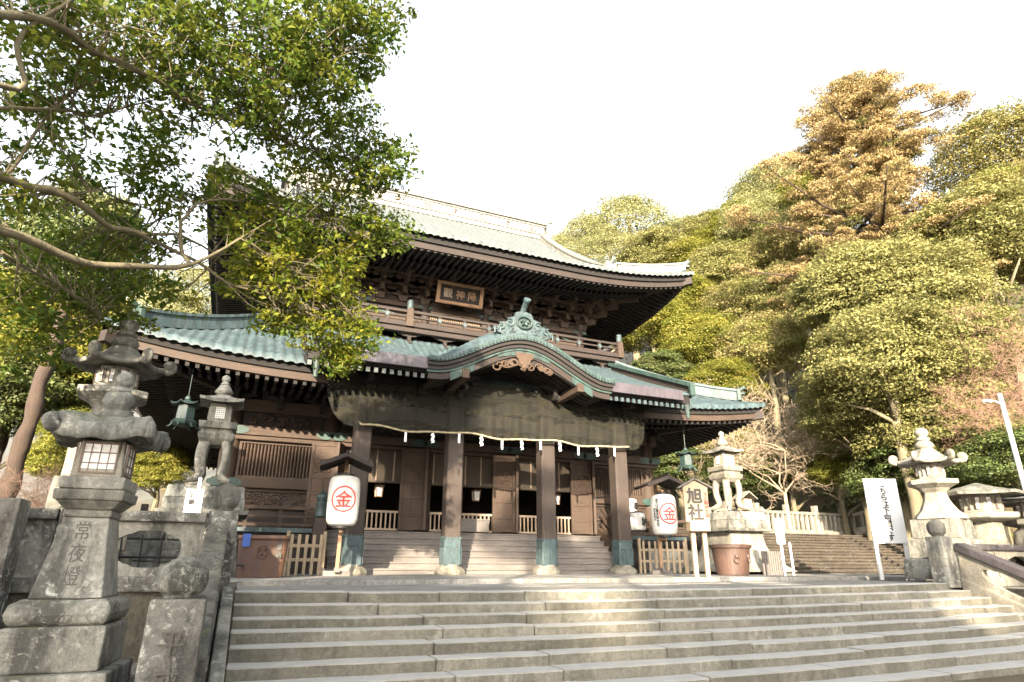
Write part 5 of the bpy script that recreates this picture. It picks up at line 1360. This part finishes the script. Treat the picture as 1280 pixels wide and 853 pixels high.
mb = MB(); mb.tube([(0, 0, -.3), (0, 0, 5.75)], [.09, .065], 12); mb.build('pole', 'steel', lp, smooth=True)
mb = MB(); mb.tube([(0, 0, 5.4), (-.2, .1, 5.5), (-.35, .18, 5.52)], .03, 8); mb.cbox((-.42, .2, 5.5), (.26, .12, .09)); mb.build('lamp_arm', 'steel', lp)
# low walls and lattice under the hall's right flank
sw2 = root('stacked_stone_wall', 'low stone wall with rails between the picket fence and the flared pedestal', 'wall', (8, 2.4, 0), world=True)
mb = MB(); mb.box(7.2, 10.5, 2.0, 2.3, 0, .9); mb.build('wall_body', 'stone', sw2, bev=.03, sub=2, rough=.01)
mb = MB()
for i in range(10): mb.box(8.9+.1*i, 8.96+.1*i, -2.3, -2.25, 0, .8)
o = mb.build('grey_slat_panel', 'wood_grey', off=(9.4, -2.3, 0), loc=(9.4, -2.3, 0)); tag(o, 'low grey slatted panel leaning beside the pale flared pedestal', 'panel')
# ------------------------------------------------------------------ trees
CAM_LIMBS = {
    'A': ([(-11.42, -11.89, 4.63), (-11.31, -11.37, 4.86), (-10.94, -10.94, 4.97), (-10.61, -10.49, 4.96), (-10.30, -10.15, 4.89), (-10.00, -9.93, 5.04), (-9.64, -9.64, 5.02), (-9.25, -9.35, 4.99), (-8.81, -9.04, 4.85), (-8.36, -8.79, 4.83), (-7.75, -8.58, 4.84)], 0.105, 0.02),
    'B': ([(-11.30, -11.75, 3.97), (-11.13, -11.38, 4.06), (-10.70, -10.81, 4.13), (-10.35, -10.52, 4.18), (-9.85, -10.17, 4.40), (-9.26, -9.88, 4.69)], 0.12, 0.05),
    'C': ([(-10.00, -9.93, 5.04), (-9.51, -9.73, 5.25), (-9.05, -9.25, 5.29), (-8.66, -8.87, 5.48)], 0.045, 0.012),
    'D': ([(-9.29, -9.89, 4.71), (-9.39, -9.86, 4.86), (-9.51, -9.99, 5.32), (-9.35, -9.85, 5.74), (-8.98, -9.64, 6.06), (-8.58, -9.32, 6.35), (-7.98, -9.03, 6.47), (-7.26, -8.81, 6.63)], 0.05, 0.012),
    'E': ([(-11.23, -13.33, 5.57), (-11.13, -12.94, 5.82), (-10.85, -12.58, 6.19), (-10.70, -12.39, 6.35), (-10.43, -11.87, 6.48), (-10.03, -11.41, 6.68), (-9.53, -10.93, 6.84), (-9.08, -10.51, 7.04), (-8.43, -10.01, 7.26), (-7.88, -9.62, 7.41), (-7.13, -9.32, 7.61), (-6.35, -9.20, 7.82)], 0.1, 0.015),
    'F': ([(-9.08, -10.51, 7.04), (-8.82, -10.55, 7.45), (-8.43, -10.51, 7.91), (-7.93, -10.52, 8.55), (-7.58, -10.66, 9.12), (-7.01, -10.94, 9.63)], 0.05, 0.012),
    'G': ([(-11.42, -12.07, 5.16), (-11.04, -11.56, 5.76), (-10.72, -10.95, 6.12), (-10.20, -10.74, 6.75), (-9.60, -10.30, 6.99)], 0.05, 0.012),
    'Hh': ([(-11.15, -12.84, 4.96), (-10.92, -12.66, 5.21), (-10.86, -12.61, 5.36), (-10.97, -12.65, 5.71), (-10.86, -12.64, 6.26), (-10.53, -12.58, 6.96)], 0.06, 0.03),
    'I': ([(-11.31, -11.33, 4.79), (-11.16, -11.09, 5.74), (-10.89, -11.04, 6.54), (-10.11, -10.92, 7.67), (-9.13, -11.04, 8.61)], 0.045, 0.012),
    'J': ([(-11.15, -11.24, 4.73), (-10.85, -10.61, 5.07), (-10.51, -10.26, 5.46), (-10.10, -9.57, 5.64), (-9.76, -9.15, 5.83)], 0.04, 0.01),
    'K': ([(-11.16, -11.09, 3.89), (-10.90, -10.15, 4.00), (-10.60, -9.22, 4.06), (-10.50, -8.74, 3.99)], 0.035, 0.01),
    'L': ([(-9.26, -9.88, 4.69), (-8.66, -9.61, 5.40), (-7.99, -9.02, 5.36), (-7.21, -8.50, 5.09), (-6.65, -7.98, 4.72)], 0.04, 0.01),
}
CAM_BLOBS = [
    ((-9.07, -11.17, 8.17), 1.47, 0.85, 0.0),
    ((-9.97, -11.44, 7.69), 1.35, 0.70, 0.0),
    ((-7.91, -10.95, 8.87), 1.17, 1.10, 0.0),
    ((-7.20, -10.93, 9.37), 0.88, 1.00, 0.0),
    ((-10.79, -11.63, 7.02), 1.17, 0.50, 0.0),
    ((-11.31, -12.00, 6.58), 1.00, 0.50, 0.0),
    ((-8.40, -10.57, 7.83), 1.06, 0.85, 0.0),
    ((-9.29, -10.76, 7.34), 1.03, 0.70, 0.0),
    ((-7.50, -10.27, 8.39), 0.82, 0.90, 0.0),
    ((-7.09, -9.76, 8.03), 0.61, 0.60, 0.0),
    ((-7.78, -9.82, 7.68), 0.81, 0.80, 0.0),
    ((-6.34, -9.29, 7.76), 0.70, 1.60, 0.0),
    ((-7.05, -9.12, 7.12), 0.76, 1.00, 0.0),
    ((-8.49, -9.69, 6.96), 0.79, 0.50, 0.3),
    ((-7.83, -8.99, 6.39), 0.81, 0.90, 0.2),
    ((-6.14, -8.61, 6.64), 0.53, 1.50, 0.2),
    ((-6.76, -8.66, 6.48), 0.61, 0.90, 0.2),
    ((-8.44, -8.99, 5.76), 0.75, 1.30, 0.9),
    ((-7.82, -8.58, 5.35), 0.88, 1.30, 1.0),
    ((-8.47, -8.69, 5.10), 0.51, 0.80, 1.0),
    ((-6.88, -8.43, 5.60), 0.68, 1.50, 0.8),
    ((-7.36, -8.18, 4.86), 0.82, 1.60, 0.9),
    ((-6.49, -7.98, 4.66), 0.64, 1.90, 0.7),
    ((-6.59, -7.77, 4.09), 0.45, 1.90, 0.6),
    ((-7.98, -8.26, 4.57), 0.44, 0.60, 0.9),
    ((-10.55, -10.42, 6.87), 1.19, 0.24, 0.0),
    ((-11.33, -10.74, 6.63), 1.10, 0.24, 0.0),
    ((-9.68, -9.85, 6.66), 0.99, 0.28, 0.1),
    ((-10.58, -9.97, 6.16), 1.05, 0.22, 0.0),
    ((-11.37, -10.27, 5.87), 0.96, 0.22, 0.0),
    ((-9.05, -9.39, 6.42), 0.65, 0.50, 0.4),
    ((-11.25, -9.59, 5.09), 1.05, 0.34, 0.0),
    ((-10.41, -9.60, 5.57), 0.91, 0.28, 0.1),
    ((-9.57, -9.33, 5.78), 0.57, 0.20, 0.3),
    ((-10.17, -9.59, 6.08), 0.71, 0.28, 0.0),
    ((-10.81, -9.28, 4.66), 0.84, 0.25, 0.0),
    ((-10.14, -9.30, 5.07), 0.70, 0.22, 0.1),
    ((-11.60, -8.52, 4.71), 1.05, 0.50, 0.2),
    ((-9.95, -8.27, 4.77), 0.60, 0.35, 0.4),
    ((-10.88, -8.19, 4.63), 0.83, 0.50, 0.3),
    ((-10.30, -8.02, 4.51), 0.68, 0.40, 0.5),
    ((-9.63, -8.17, 4.64), 0.42, 0.40, 0.5),
    ((-11.29, -7.91, 4.16), 0.92, 0.70, 0.3),
    ((-11.77, -7.97, 3.92), 0.92, 0.80, 0.3),
    ((-11.91, -12.04, 5.92), 1.35, 0.40, 0.0),
    ((-12.05, -11.13, 4.73), 1.38, 0.25, 0.0),
    ((-12.15, -10.04, 3.70), 1.32, 0.20, 0.0),
    ((-10.96, -12.19, 7.88), 1.59, 0.35, 0.0),
    ((-9.41, -11.98, 8.93), 1.54, 0.60, 0.0),
    ((-7.71, -11.67, 9.81), 1.19, 0.60, 0.0),
]
FOREST = [
    ((29.70, 33.71, 37.01), 6.02, 0.80, 'pale', 'pale round tree on the skyline just right of the upper roof ridge end'),
    ((22.99, 38.19, 34.37), 3.64, 0.80, 'pale', 'pale low tree at the roof edge below the tip of the upper roof'),
    ((26.09, 32.38, 32.26), 4.35, 0.80, 'pale', 'pale tree in front of the round skyline tree'),
    ((30.04, 29.19, 30.61), 4.46, 0.80, 'oak', 'greyish tree on the near skyline right of the upper roof'),
    ((32.66, 25.93, 30.02), 4.05, 0.80, 'green', 'yellow-green tree filling the skyline between roof and conifer'),
    ((34.71, 19.48, 31.79), 4.10, 0.85, 'pale', 'pale tree on the rising skyline left of the conifer'),
    ((40.31, 22.96, 36.59), 4.79, 0.85, 'oak', 'grey-green tree behind the rising skyline left of the conifer'),
    ((37.89, 15.64, 31.85), 4.10, 0.90, 'green', 'bright tree tucked against the left side of the conifer'),
    ((28.00, 40.36, 38.94), 4.35, 0.75, 'pale', 'small pale tree touching the tip of the upper roof ridge'),
    ((35.07, 31.90, 35.70), 4.72, 0.70, 'pale', 'pale low tree right of the round skyline tree'),
    ((35.69, 26.69, 33.73), 3.91, 0.80, 'oak', 'grey-green tree on the skyline left of the bronzed conifer'),
    ((38.17, 19.11, 35.75), 4.71, 0.80, 'pale', 'pale yellow-green tree standing high behind the bronzed conifer on its left'),
    ((35.40, 21.81, 32.10), 4.22, 0.80, 'green', 'yellow-green tree below the pale high tree left of the conifer'),
    ((33.89, 14.40, 26.30), 4.27, 1.00, 'tan', 'tan-leaved tree at the left foot of the bronzed conifer'),
    ((33.50, 18.16, 26.41), 3.37, 0.90, 'tan', 'small tan tree left of the conifer above the upper roof corner'),
    ((40.40, 1.43, 28.67), 4.81, 0.90, 'tan', 'brown winter tree rising at the upper right frame edge'),
    ((39.33, 1.14, 24.13), 4.06, 0.80, 'tan', 'brown-leaved tree below the one at the upper right frame edge'),
    ((33.42, 0.60, 19.41), 5.17, 0.75, 'oak', 'large olive tree below the brown trees at the right frame edge'),
    ((21.12, 19.12, 18.86), 3.50, 0.90, 'green', 'yellow-green tree directly below the upper roof corner'),
    ((26.12, 21.40, 22.79), 3.60, 0.80, 'green', 'round yellow-green tree just right of the upper roof corner'),
    ((31.23, 21.03, 25.60), 4.41, 0.80, 'oak', 'olive round tree right of the upper roof corner'),
    ((28.72, 16.24, 19.75), 4.13, 0.90, 'tan', 'tan-tinged tree in the middle of the slope'),
    ((23.14, 16.02, 16.08), 3.56, 0.90, 'green', 'bushy bright green tree halfway between the two roof corners'),
    ((30.00, 13.21, 19.86), 3.63, 0.95, 'oak', 'olive tree left of the great evergreen oak'),
    ((24.67, 10.91, 14.38), 3.53, 0.90, 'tan', 'tan-green tree above the pale leafless tree'),
    ((18.89, 15.18, 13.38), 2.26, 0.80, 'dark', 'low grey-green bush at the balcony corner'),
    ((21.32, 12.37, 11.76), 2.62, 0.80, 'green', 'bright green bush above the lower roof corner'),
    ((24.00, 2.87, 15.30), 3.91, 0.90, 'oak', 'upper left crown of the olive oaks on the right slope'),
    ((25.89, 0.80, 14.06), 4.35, 0.85, 'oak', 'upper right crown of the olive oaks on the right slope'),
    ((25.57, -0.86, 10.87), 3.10, 0.90, 'oak', 'olive oak at the right above the tall pale lantern'),
    ((20.70, -0.10, 9.38), 3.96, 0.90, 'oak', 'great olive oak in the middle of the right slope'),
    ((22.27, 3.51, 8.05), 3.13, 1.00, 'oak', 'olive oak drooping over the far stone fence'),
    ((23.69, 0.11, 6.66), 3.69, 0.90, 'oak', 'olive oak behind the finial of the tall pale lantern'),
    ((24.16, 6.69, 5.42), 1.96, 0.80, 'green', 'low bright green bush hanging above the far stone fence'),
    ((22.86, 1.93, 4.44), 2.70, 0.80, 'dark', 'dark green bush behind the white way sign'),
    ((22.77, -1.57, 4.05), 2.56, 0.70, 'dark', 'dark bush right of the tall pale lantern'),
    ((21.69, -3.81, 4.24), 2.42, 0.80, 'dark', 'dark bush behind the lamp pole at the right edge'),
    ((22.23, 14.07, 7.69), 3.27, 0.70, 'green', 'bright bush beneath the lower right roof corner'),
    ((17.74, 12.92, 5.91), 2.45, 0.90, 'dark', 'dark bush behind the right bronze lantern'),
    ((22.21, 11.75, 5.51), 2.85, 0.70, 'dark', 'dark shrub behind the four-legged lantern on the right'),
    ((23.90, 9.92, 6.15), 2.28, 0.80, 'green', 'yellow-green shrub at the foot of the pale leafless tree'),
    ((-15.14, 54.91, 28.34), 6.21, 0.90, 'pale', 'pale hazy tree seen left between the two roofs'),
    ((-18.20, 53.49, 25.35), 5.05, 0.90, 'pale', 'pale hazy tree behind the left roof corner'),
    ((-19.65, 23.25, 12.09), 5.65, 0.90, 'green', 'yellow-green tree at the far left behind the lanterns'),
    ((-15.98, 22.30, 10.79), 3.98, 1.00, 'green', 'green tree behind the curled roof of the tall left lantern'),
    ((-19.87, 19.81, 8.33), 3.80, 0.90, 'dark', 'dark green tree at the left frame edge'),
    ((-15.27, 17.27, 5.34), 2.95, 0.80, 'green', 'low green bush between the cedar trunk and the nearest lantern'),
    ((-11.82, 15.84, 4.57), 1.86, 0.90, 'green', 'small bush under the left eaves behind the lanterns'),
]
CONIFER = dict(top=(31.10, 5.32, 35.02), low=(31.10, 5.32, 18.80), left=(28.76, 15.91, 27.49), right=(39.44, 2.59, 24.98))
BARE = [
    ((20.40, 7.17, 8.39), 4.40, 'twig', 'pale leafless tree with tangled sunlit branches right of the lower roof corner'),
    ((24.40, -2.85, 10.50), 3.44, 'twig_red', 'reddish leafless bush on the right slope near the frame edge'),
    ((23.37, -3.73, 7.39), 2.79, 'twig_red', 'reddish leafless bush behind the lamp pole'),
    ((-15.50, 9.24, 2.95), 2.33, 'twig_red', 'brownish leafless shrub at the foot of the cedar trunk'),
]
CEDARS = [(-17.08, 12.98, 2.93), (-20.86, 23.04, 6.25)]

def leaf_mesh(name, c, nrm, size, tone, mat, asp=.55, jit=.5):
    """many small rhombic leaves; c centres, nrm facing, tone one value per leaf"""
    n = len(c); nrm = nrm+rng.normal(0, jit, (n, 3)); nrm /= np.linalg.norm(nrm, axis=1, keepdims=True)+1e-9
    a = rng.normal(0, 1, (n, 3)); t = np.cross(nrm, a); t /= np.linalg.norm(t, axis=1, keepdims=True)+1e-9; b = np.cross(nrm, t)
    s = np.asarray(size).reshape(-1, 1)*rng.uniform(.5, 1.4, (n, 1))
    fold = nrm*s*.12
    v = np.stack([c-t*s*.5, c-b*s*asp*.5+fold, c+t*s*.5, c+b*s*asp*.5+fold], 1).reshape(-1, 3).astype(np.float32)
    me = bpy.data.meshes.new(name); me.vertices.add(4*n); me.loops.add(4*n); me.polygons.add(n)
    me.vertices.foreach_set('co', v.ravel()); me.loops.foreach_set('vertex_index', np.arange(4*n, dtype=np.int32))
    me.polygons.foreach_set('loop_start', np.arange(0, 4*n, 4, dtype=np.int32)); me.polygons.foreach_set('loop_total', np.full(n, 4, dtype=np.int32))
    at = me.attributes.new('tone', 'FLOAT', 'FACE'); at.data.foreach_set('value', np.asarray(tone, dtype=np.float32))
    me.update(); me.materials.append(MT[mat] if isinstance(mat, str) else mat); return me
def unit(n):
    d = rng.normal(0, 1, (n, 3)); return d/np.linalg.norm(d, axis=1, keepdims=True)
def crown_arrays(nb, nl, leaf, low=-.45, rb=(.14, .36), core=.25):
    """a broad-leaved crown of radius one: domed sprays of leaves with gaps between them"""
    C, NN, T = [], [], []
    d = unit(nb*3); d = d[d[:, 2] > low][:nb]
    lump = np.array([.78+.22*mnoise.noise(Vector(x*1.6)+Vector((nb, 2, nl*.01))) for x in d])
    for i in range(len(d)):
        r_ = rng.uniform(*rb); c = d[i]*lump[i]*rng.uniform(.70, .92); k = int(nl*(r_/.3)**2)
        u = unit(k); u[:, 2] = np.abs(u[:, 2])*.9-.25; u += d[i]*.5; u /= np.linalg.norm(u, axis=1, keepdims=True)
        sh = rng.uniform(.55, 1.05, (k, 1)); p = c+u*r_*sh*np.array([1, 1, .8])
        C.append(p); NN.append(u*.7+np.array([0, 0, .5])); T.append(np.full(k, rng.uniform()))
    k = int(nb*nl*core); u = unit(k)*rng.uniform(.2, .75, (k, 1)); u = u[u[:, 2] > low]; C.append(u); NN.append(u); T.append(rng.uniform(0, 1, len(u)))
    return np.concatenate(C), np.concatenate(NN), np.concatenate(T)
KIND = {'oak': 'leaf_oak', 'green': 'leaf_green', 'dark': 'leaf_dark', 'pale': 'leaf_pale', 'tan': 'leaf_tan'}
CR = {}
for k, (nb, nl, lf) in {'oak': (150, 430, .038), 'green': (150, 360, .037), 'dark': (100, 330, .046), 'pale': (110, 210, .036), 'tan': (125, 330, .035)}.items():
    for q in range(2):
        c, n_, t = crown_arrays(nb, nl, lf); CR[k, q] = leaf_mesh('crown_'+k, c, n_, lf, t, KIND[k], .6, .55)
def trunk_mb(base, top, r_, nl=5, spread=1., seed=0):
    rd = random.Random(seed); mb = MB(); b, t = Vector(base), Vector(top); n = 6
    pts = [b.lerp(t, i/n)+Vector((rd.uniform(-.12, .12), rd.uniform(-.12, .12), 0))*r_*4*(i > 0) for i in range(n+1)]
    mb.tube(pts, [r_*(1.25-.75*i/n) for i in range(n+1)], 8)
    for k in range(nl):
        p = pts[n-1-k % 3]; a = k*2.4+rd.uniform(0, 1); q = p+Vector((math.cos(a), math.sin(a), rd.uniform(.5, 1.1)))*spread
        mb.tube([p, p.lerp(q, .5)+Vector((0, 0, .1*spread)), q], [r_*.45, r_*.3, r_*.12], 6)
    return mb
ntree = 0
def tree(c, r_, vs_, kind, label, nm='evergreen_tree', grp='trees on the wooded slope behind the hall', gz=None, mat='bark'):
    global ntree; ntree += 1; rd = random.Random(ntree*13)
    z = (zground(c[0], c[1]) if gz is None else gz)-.2; z = min(z, c[2]-r_*.6)
    bush = c[2]-z < r_*1.3
    t = root(nm if not bush else 'shrub', label, 'tree' if not bush else 'shrub', (c[0], c[1], z), 0, grp)
    h = c[2]-z
    trunk_mb((0, 0, 0), (0, 0, h+.25*r_), .05*r_+.08, 6, r_*.5, ntree).build('trunk', mat, t, smooth=True)
    o = bpy.data.objects.new('crown', CR[kind, ntree % 2]); COL.objects.link(o); o.parent = t; o.location = (0, 0, h)
    o.scale = (r_*1.06, r_*1.06, r_*vs_*1.06); o.rotation_euler = (rd.uniform(-.15, .15), rd.uniform(-.15, .15), rd.uniform(0, 6.28)); return t
for c, r_, vs_, kind, label in FOREST: tree(c, r_, vs_, kind, label)

# tall bronzed conifer
def conifer():
    top, low, left, right = (Vector(CONIFER[k]) for k in ('top', 'low', 'left', 'right'))
    bx, by = low.x-.9, low.y; gz = zground(bx, by)-.3
    t = root('conifer_tree', 'tall conifer with bronze-brown winter foliage dominating the skyline at the right', 'tree', (bx, by, gz), 0, 'trees on the wooded slope behind the hall')
    H0, H1 = low.z-gz-2.0, top.z-gz; side = (right-left); W_ = side.length*.52; 
    mb = MB(); mb.tube([(0, 0, 0), (.2, .1, H0), (.5, 0, (H0+H1)/2), (1.0, -.2, H1-.6)], [.6, .5, .3, .06], 10)
    C, NN, T = [], [], []
    nl = 92
    for i in range(nl):
        v = (i+.5)/nl; z = H0+(H1-H0)*v**.9; a = i*2.399+rng.uniform(-.3, .3)
        ln = (W_*(1.0-v**2.8)**.8+.7)*rng.uniform(.45, 1.15)*(.78+.32*math.sin(v*9))
        p = Vector((.2+.8*v, 0, z)); q = p+Vector((math.cos(a)*ln, math.sin(a)*ln, ln*rng.uniform(-.12, .16)))
        mid = p.lerp(q, .55)+Vector((0, 0, -.05*ln)); mb.tube([p, mid, q], [.16*(1-v*.6), .09, .03], 6)
        for k in range(15):
            u = rng.uniform(.25, 1.05); s_ = p.lerp(mid, u/.55) if u < .55 else mid.lerp(q, (u-.55)/.45)
            c = np.array(s_)+rng.normal(0, .5, 3)*np.array([1, 1, .55]); r_ = rng.uniform(.40, .85)
            n = int(330*r_); uu_ = unit(n); uu_[:, 2] = np.abs(uu_[:, 2])*.9-.2
            C.append(c+uu_*r_*rng.uniform(.4, 1.0, (n, 1))*np.array([1.1, 1.1, .75])); NN.append(uu_*.5+np.array([0, 0, .3])); T.append(np.full(n, np.clip(rng.beta(1.2, 3.0)+.25*(u < .45), 0, 1)))
    mb.build('trunk', 'bark_cedar', t, smooth=True)
    me = leaf_mesh('crown', np.concatenate(C), np.concatenate(NN), .17, np.concatenate(T), 'leaf_cedar', .38, .8)
    o = bpy.data.objects.new('crown', me); COL.objects.link(o); o.parent = t
conifer()
# leafless trees
def bare(c, r_, mat, label):
    rd = random.Random(int(abs(c[0])*100)); gz = min(zground(c[0], c[1]), c[2]-r_*.7)-.2
    t = root('leafless_tree', label, 'tree', (c[0], c[1], gz), 0, 'leafless trees and bushes'); h = c[2]-gz; tw = MB(); tr = MB(); cnt = [0]
    def grow(p, d, ln, rad, lvl):
        if cnt[0] > 5200: return
        pts = [p]; dd = d.copy()
        for k in range(4):
            dd = (dd+Vector((rd.uniform(-1, 1), rd.uniform(-1, 1), rd.uniform(-.7, .75)))*.38).normalized(); pts.append(pts[-1]+dd*ln/4)
        cnt[0] += 1; (tr if lvl < 2 else tw).tube(pts, [rad, rad*.85, rad*.7, rad*.55, rad*.4], 6 if lvl < 2 else 4)
        if lvl >= 6: return
        for k in range(rd.choice((2, 3, 3, 4))):
            q = pts[rd.choice((2, 3, 4, 4))]; nd = (dd*.55+Vector((rd.uniform(-1, 1), rd.uniform(-1, 1), rd.uniform(-.55, .8)))).normalized(); grow(q, nd, ln*rd.uniform(.6, .85), max(.0024*r_, rad*.62), lvl+1)
    for k in range(8):
        a = k*.785+.2; grow(Vector((.06*math.cos(a), .06*math.sin(a), max(.0, h-r_*.95))), Vector((math.cos(a)*.8, math.sin(a)*.8, .75)).normalized(), r_*.62, .013*r_, 0)
    tr.tube([(0, 0, 0), (0, 0, max(.3, h-r_*.9))], [.03*r_, .022*r_], 8)
    tr.build('trunk', mat, t, smooth=True); tw.build('twigs', mat, t)
for a in BARE: bare(*a)
# straight cedar trunks at the far left
for i, c in enumerate(CEDARS):
    gz = zground(c[0], c[1])-.3
    t = root('cedar_tree', ['straight reddish cedar trunk at the far left behind the balustrade', 'second cedar trunk deeper in the wood at the left frame edge'][i], 'tree', (c[0], c[1], gz), 0, 'cedars at the left')
    mb = MB(); mb.tube([(.3*(z/9)**1.2+.05*math.sin(z*2.1), .04*math.sin(z*1.3+1), z) for z in np.linspace(0, 15, 46)], [.38-.012*z+.03*math.sin(z*3.7) for z in np.linspace(0, 15, 46)], 18)
    mb.build('trunk', 'bark_cedar', t, smooth=True, rough=.07)
    o = bpy.data.objects.new('crown', CR['dark', i]); COL.objects.link(o); o.parent = t; o.location = (.4, 0, 14.5); o.scale = (3.2, 3.2, 5)

# overhanging camphor tree, trunk beyond the left of the picture
def camphor():
    T0 = Vector((-14.2, -13.2, -1.3))
    t = root('camphor_tree', 'overhanging broad-leaved tree with spreading branches filling the upper left corner', 'tree', T0, 0)
    tr = MB(); trunk = [T0, Vector((-14.1, -13.2, 1.2)), Vector((-13.7, -13.0, 3.4)), Vector((-13.4, -12.8, 6.0)), Vector((-13.2, -12.6, 8.6))]
    tr.tube(trunk, [.62, .5, .42, .3, .15], 12); segs = []
    for k, (pts, ra, rb) in CAM_LIMBS.items():
        P = [Vector(p) for p in pts]
        if k in 'ABEGHhI' and pts[0] != CAM_LIMBS['C'][0][0]:
            j = min(trunk[1:], key=lambda q: abs(q.z-P[0].z+.8)); P = [j, j.lerp(P[0], .5)+Vector((0, 0, .15))]+P
        Q = []                                                # smooth and roughen the limb
        for a, b_ in zip(P[:-1], P[1:]):
            for u in (0, .34, .67): Q.append(a.lerp(b_, u)+mnoise.noise_vector(a.lerp(b_, u)*1.7)*.09)
        Q.append(P[-1]); n = len(Q); tr.tube(Q, [.72*(ra+(rb-ra)*(i/(n-1))**.8) for i in range(n)], 8); segs += Q
    S = np.array([tuple(q) for q in segs])
    tw = MB(); out = {False: ([], [], []), True: ([], [], [])}
    for c, r_, den, yl in CAM_BLOBS:
        c = np.array(c); n = int(66*den*r_**2+6); nm = np.array(c)
        for i in range(n):
            d = unit(1)[0]; p = c+d*r_*rng.uniform(.15, 1.0)**.55*np.array([1, 1, .92])
            d2 = ((S-p)**2).sum(1); j = int(rng.choice(np.argsort(d2)[:16])); s_ = S[j]
            if i % 2 == 0 and np.linalg.norm(s_-p) < 1.9:
                m_ = (s_*.6+p*.4)+rng.normal(0, .13, 3)+np.array([0, 0, .08]); m2_ = (s_*.25+p*.75)+rng.normal(0, .13, 3); tw.tube([tuple(s_), tuple(m_), tuple(m2_), tuple(p)], [.013, .009, .006, .003], 4)
            k = rng.integers(16, 34); u = unit(k); rad = rng.uniform(.16, .34)
            q = p+u*rad*rng.uniform(.35, 1, (k, 1))*np.array([1.15, 1.15, .6]); y = bool(rng.uniform() < yl)
            out[y][0].append(q); out[y][1].append(u*.35+np.array([0, 0, .75])); out[y][2].append(np.full(k, rng.uniform()))
            if i % 3 == 0: tw.tube([tuple(p)]+[tuple(q[0])], [.005, .002], 3)
    tr.build('trunk', 'bark', t, off=T0, smooth=True, rough=.018); tw.build('twigs', 'bark', t, off=T0)
    for y in (False, True):
        a, b_, c_ = (np.concatenate(x) for x in out[y]); me = leaf_mesh('crown', a-np.array(T0), b_, .105, c_, 'leaf_camphor_yellow' if y else 'leaf_camphor', .56, .55)
        o = bpy.data.objects.new('crown', me); COL.objects.link(o); o.parent = t
        if y: o['label'] = 'yellow-green foliage'
camphor()
# the wood beyond the camera that shades the steps
for row, spots in ((38, ((-17, 16, 3.4), (-13.2, 16.5, 3), (-10.2, 15.5, 2.4), (-7.4, 16, 2.2), (-4.9, 14.6, 1.9), (-2.0, 11.6, 2.2), (.9, 15.6, 2.1), (3.6, 14.6, 2.1), (6.2, 15.4, 2.1), (9.2, 12.2, 2.0), (12.2, 9.0, 3.0), (16, 13.5, 3.4), (20, 14, 4))),
                   (52, ((-44, 16, 6), (-36, 16, 6), (-27, 16, 6), (-18, 15, 5.5), (-9, 15, 5.5), (-1, 14, 5), (7, 14, 5), (15, 14, 5.5), (24, 15, 6), (33, 15, 6), (42, 15, 6)))):
    for u, top, r_ in spots:
        x, y = -.47*row+.88*u+cam.location.x*0, -.88*row-.47*u
        if row == 52 and u > 12: y += (u-12)*.3
        tree((x, y, top-r_), r_, 1.0, 'green' if row == 52 else 'pale', 'evergreen tree in the wood behind the viewer', grp='wood behind the viewer', gz=-1.2)

# undergrowth on the slope
def undergrowth():
    P, NN, T = [], [], []
    n = 0
    while n < 5200:
        x, y = rng.uniform(16, 62), rng.uniform(-14, 46)
        if zground(x, y) < .5 or (x < 31 and y < 7.8): continue
        z = zground(x, y); k = 14; r_ = rng.uniform(.35, .95)
        u = unit(k); u[:, 2] = np.abs(u[:, 2]); P.append(np.array([x, y, z])+u*r_*rng.uniform(.4, 1, (k, 1))); NN.append(u+np.array([0, 0, .4])); T.append(np.full(k, rng.uniform())); n += 1
    for _ in range(900):
        x, y = rng.uniform(-40, -10.5), rng.uniform(1, 40); z = zground(x, y); k = 14; r_ = rng.uniform(.3, .9)
        u = unit(k); u[:, 2] = np.abs(u[:, 2]); P.append(np.array([x, y, z])+u*r_*rng.uniform(.4, 1, (k, 1))); NN.append(u+np.array([0, 0, .4])); T.append(np.full(k, rng.uniform()))
    me = leaf_mesh('undergrowth', np.concatenate(P), np.concatenate(NN), .30, np.concatenate(T), 'leaf_dark', .6, .5)
    o = bpy.data.objects.new('undergrowth', me); COL.objects.link(o); o['kind'] = 'stuff'; o['label'] = 'low dark leafy undergrowth covering the slope'
undergrowth()
for o in bpy.data.objects:
    if '_w' in o.keys(): del o['_w']
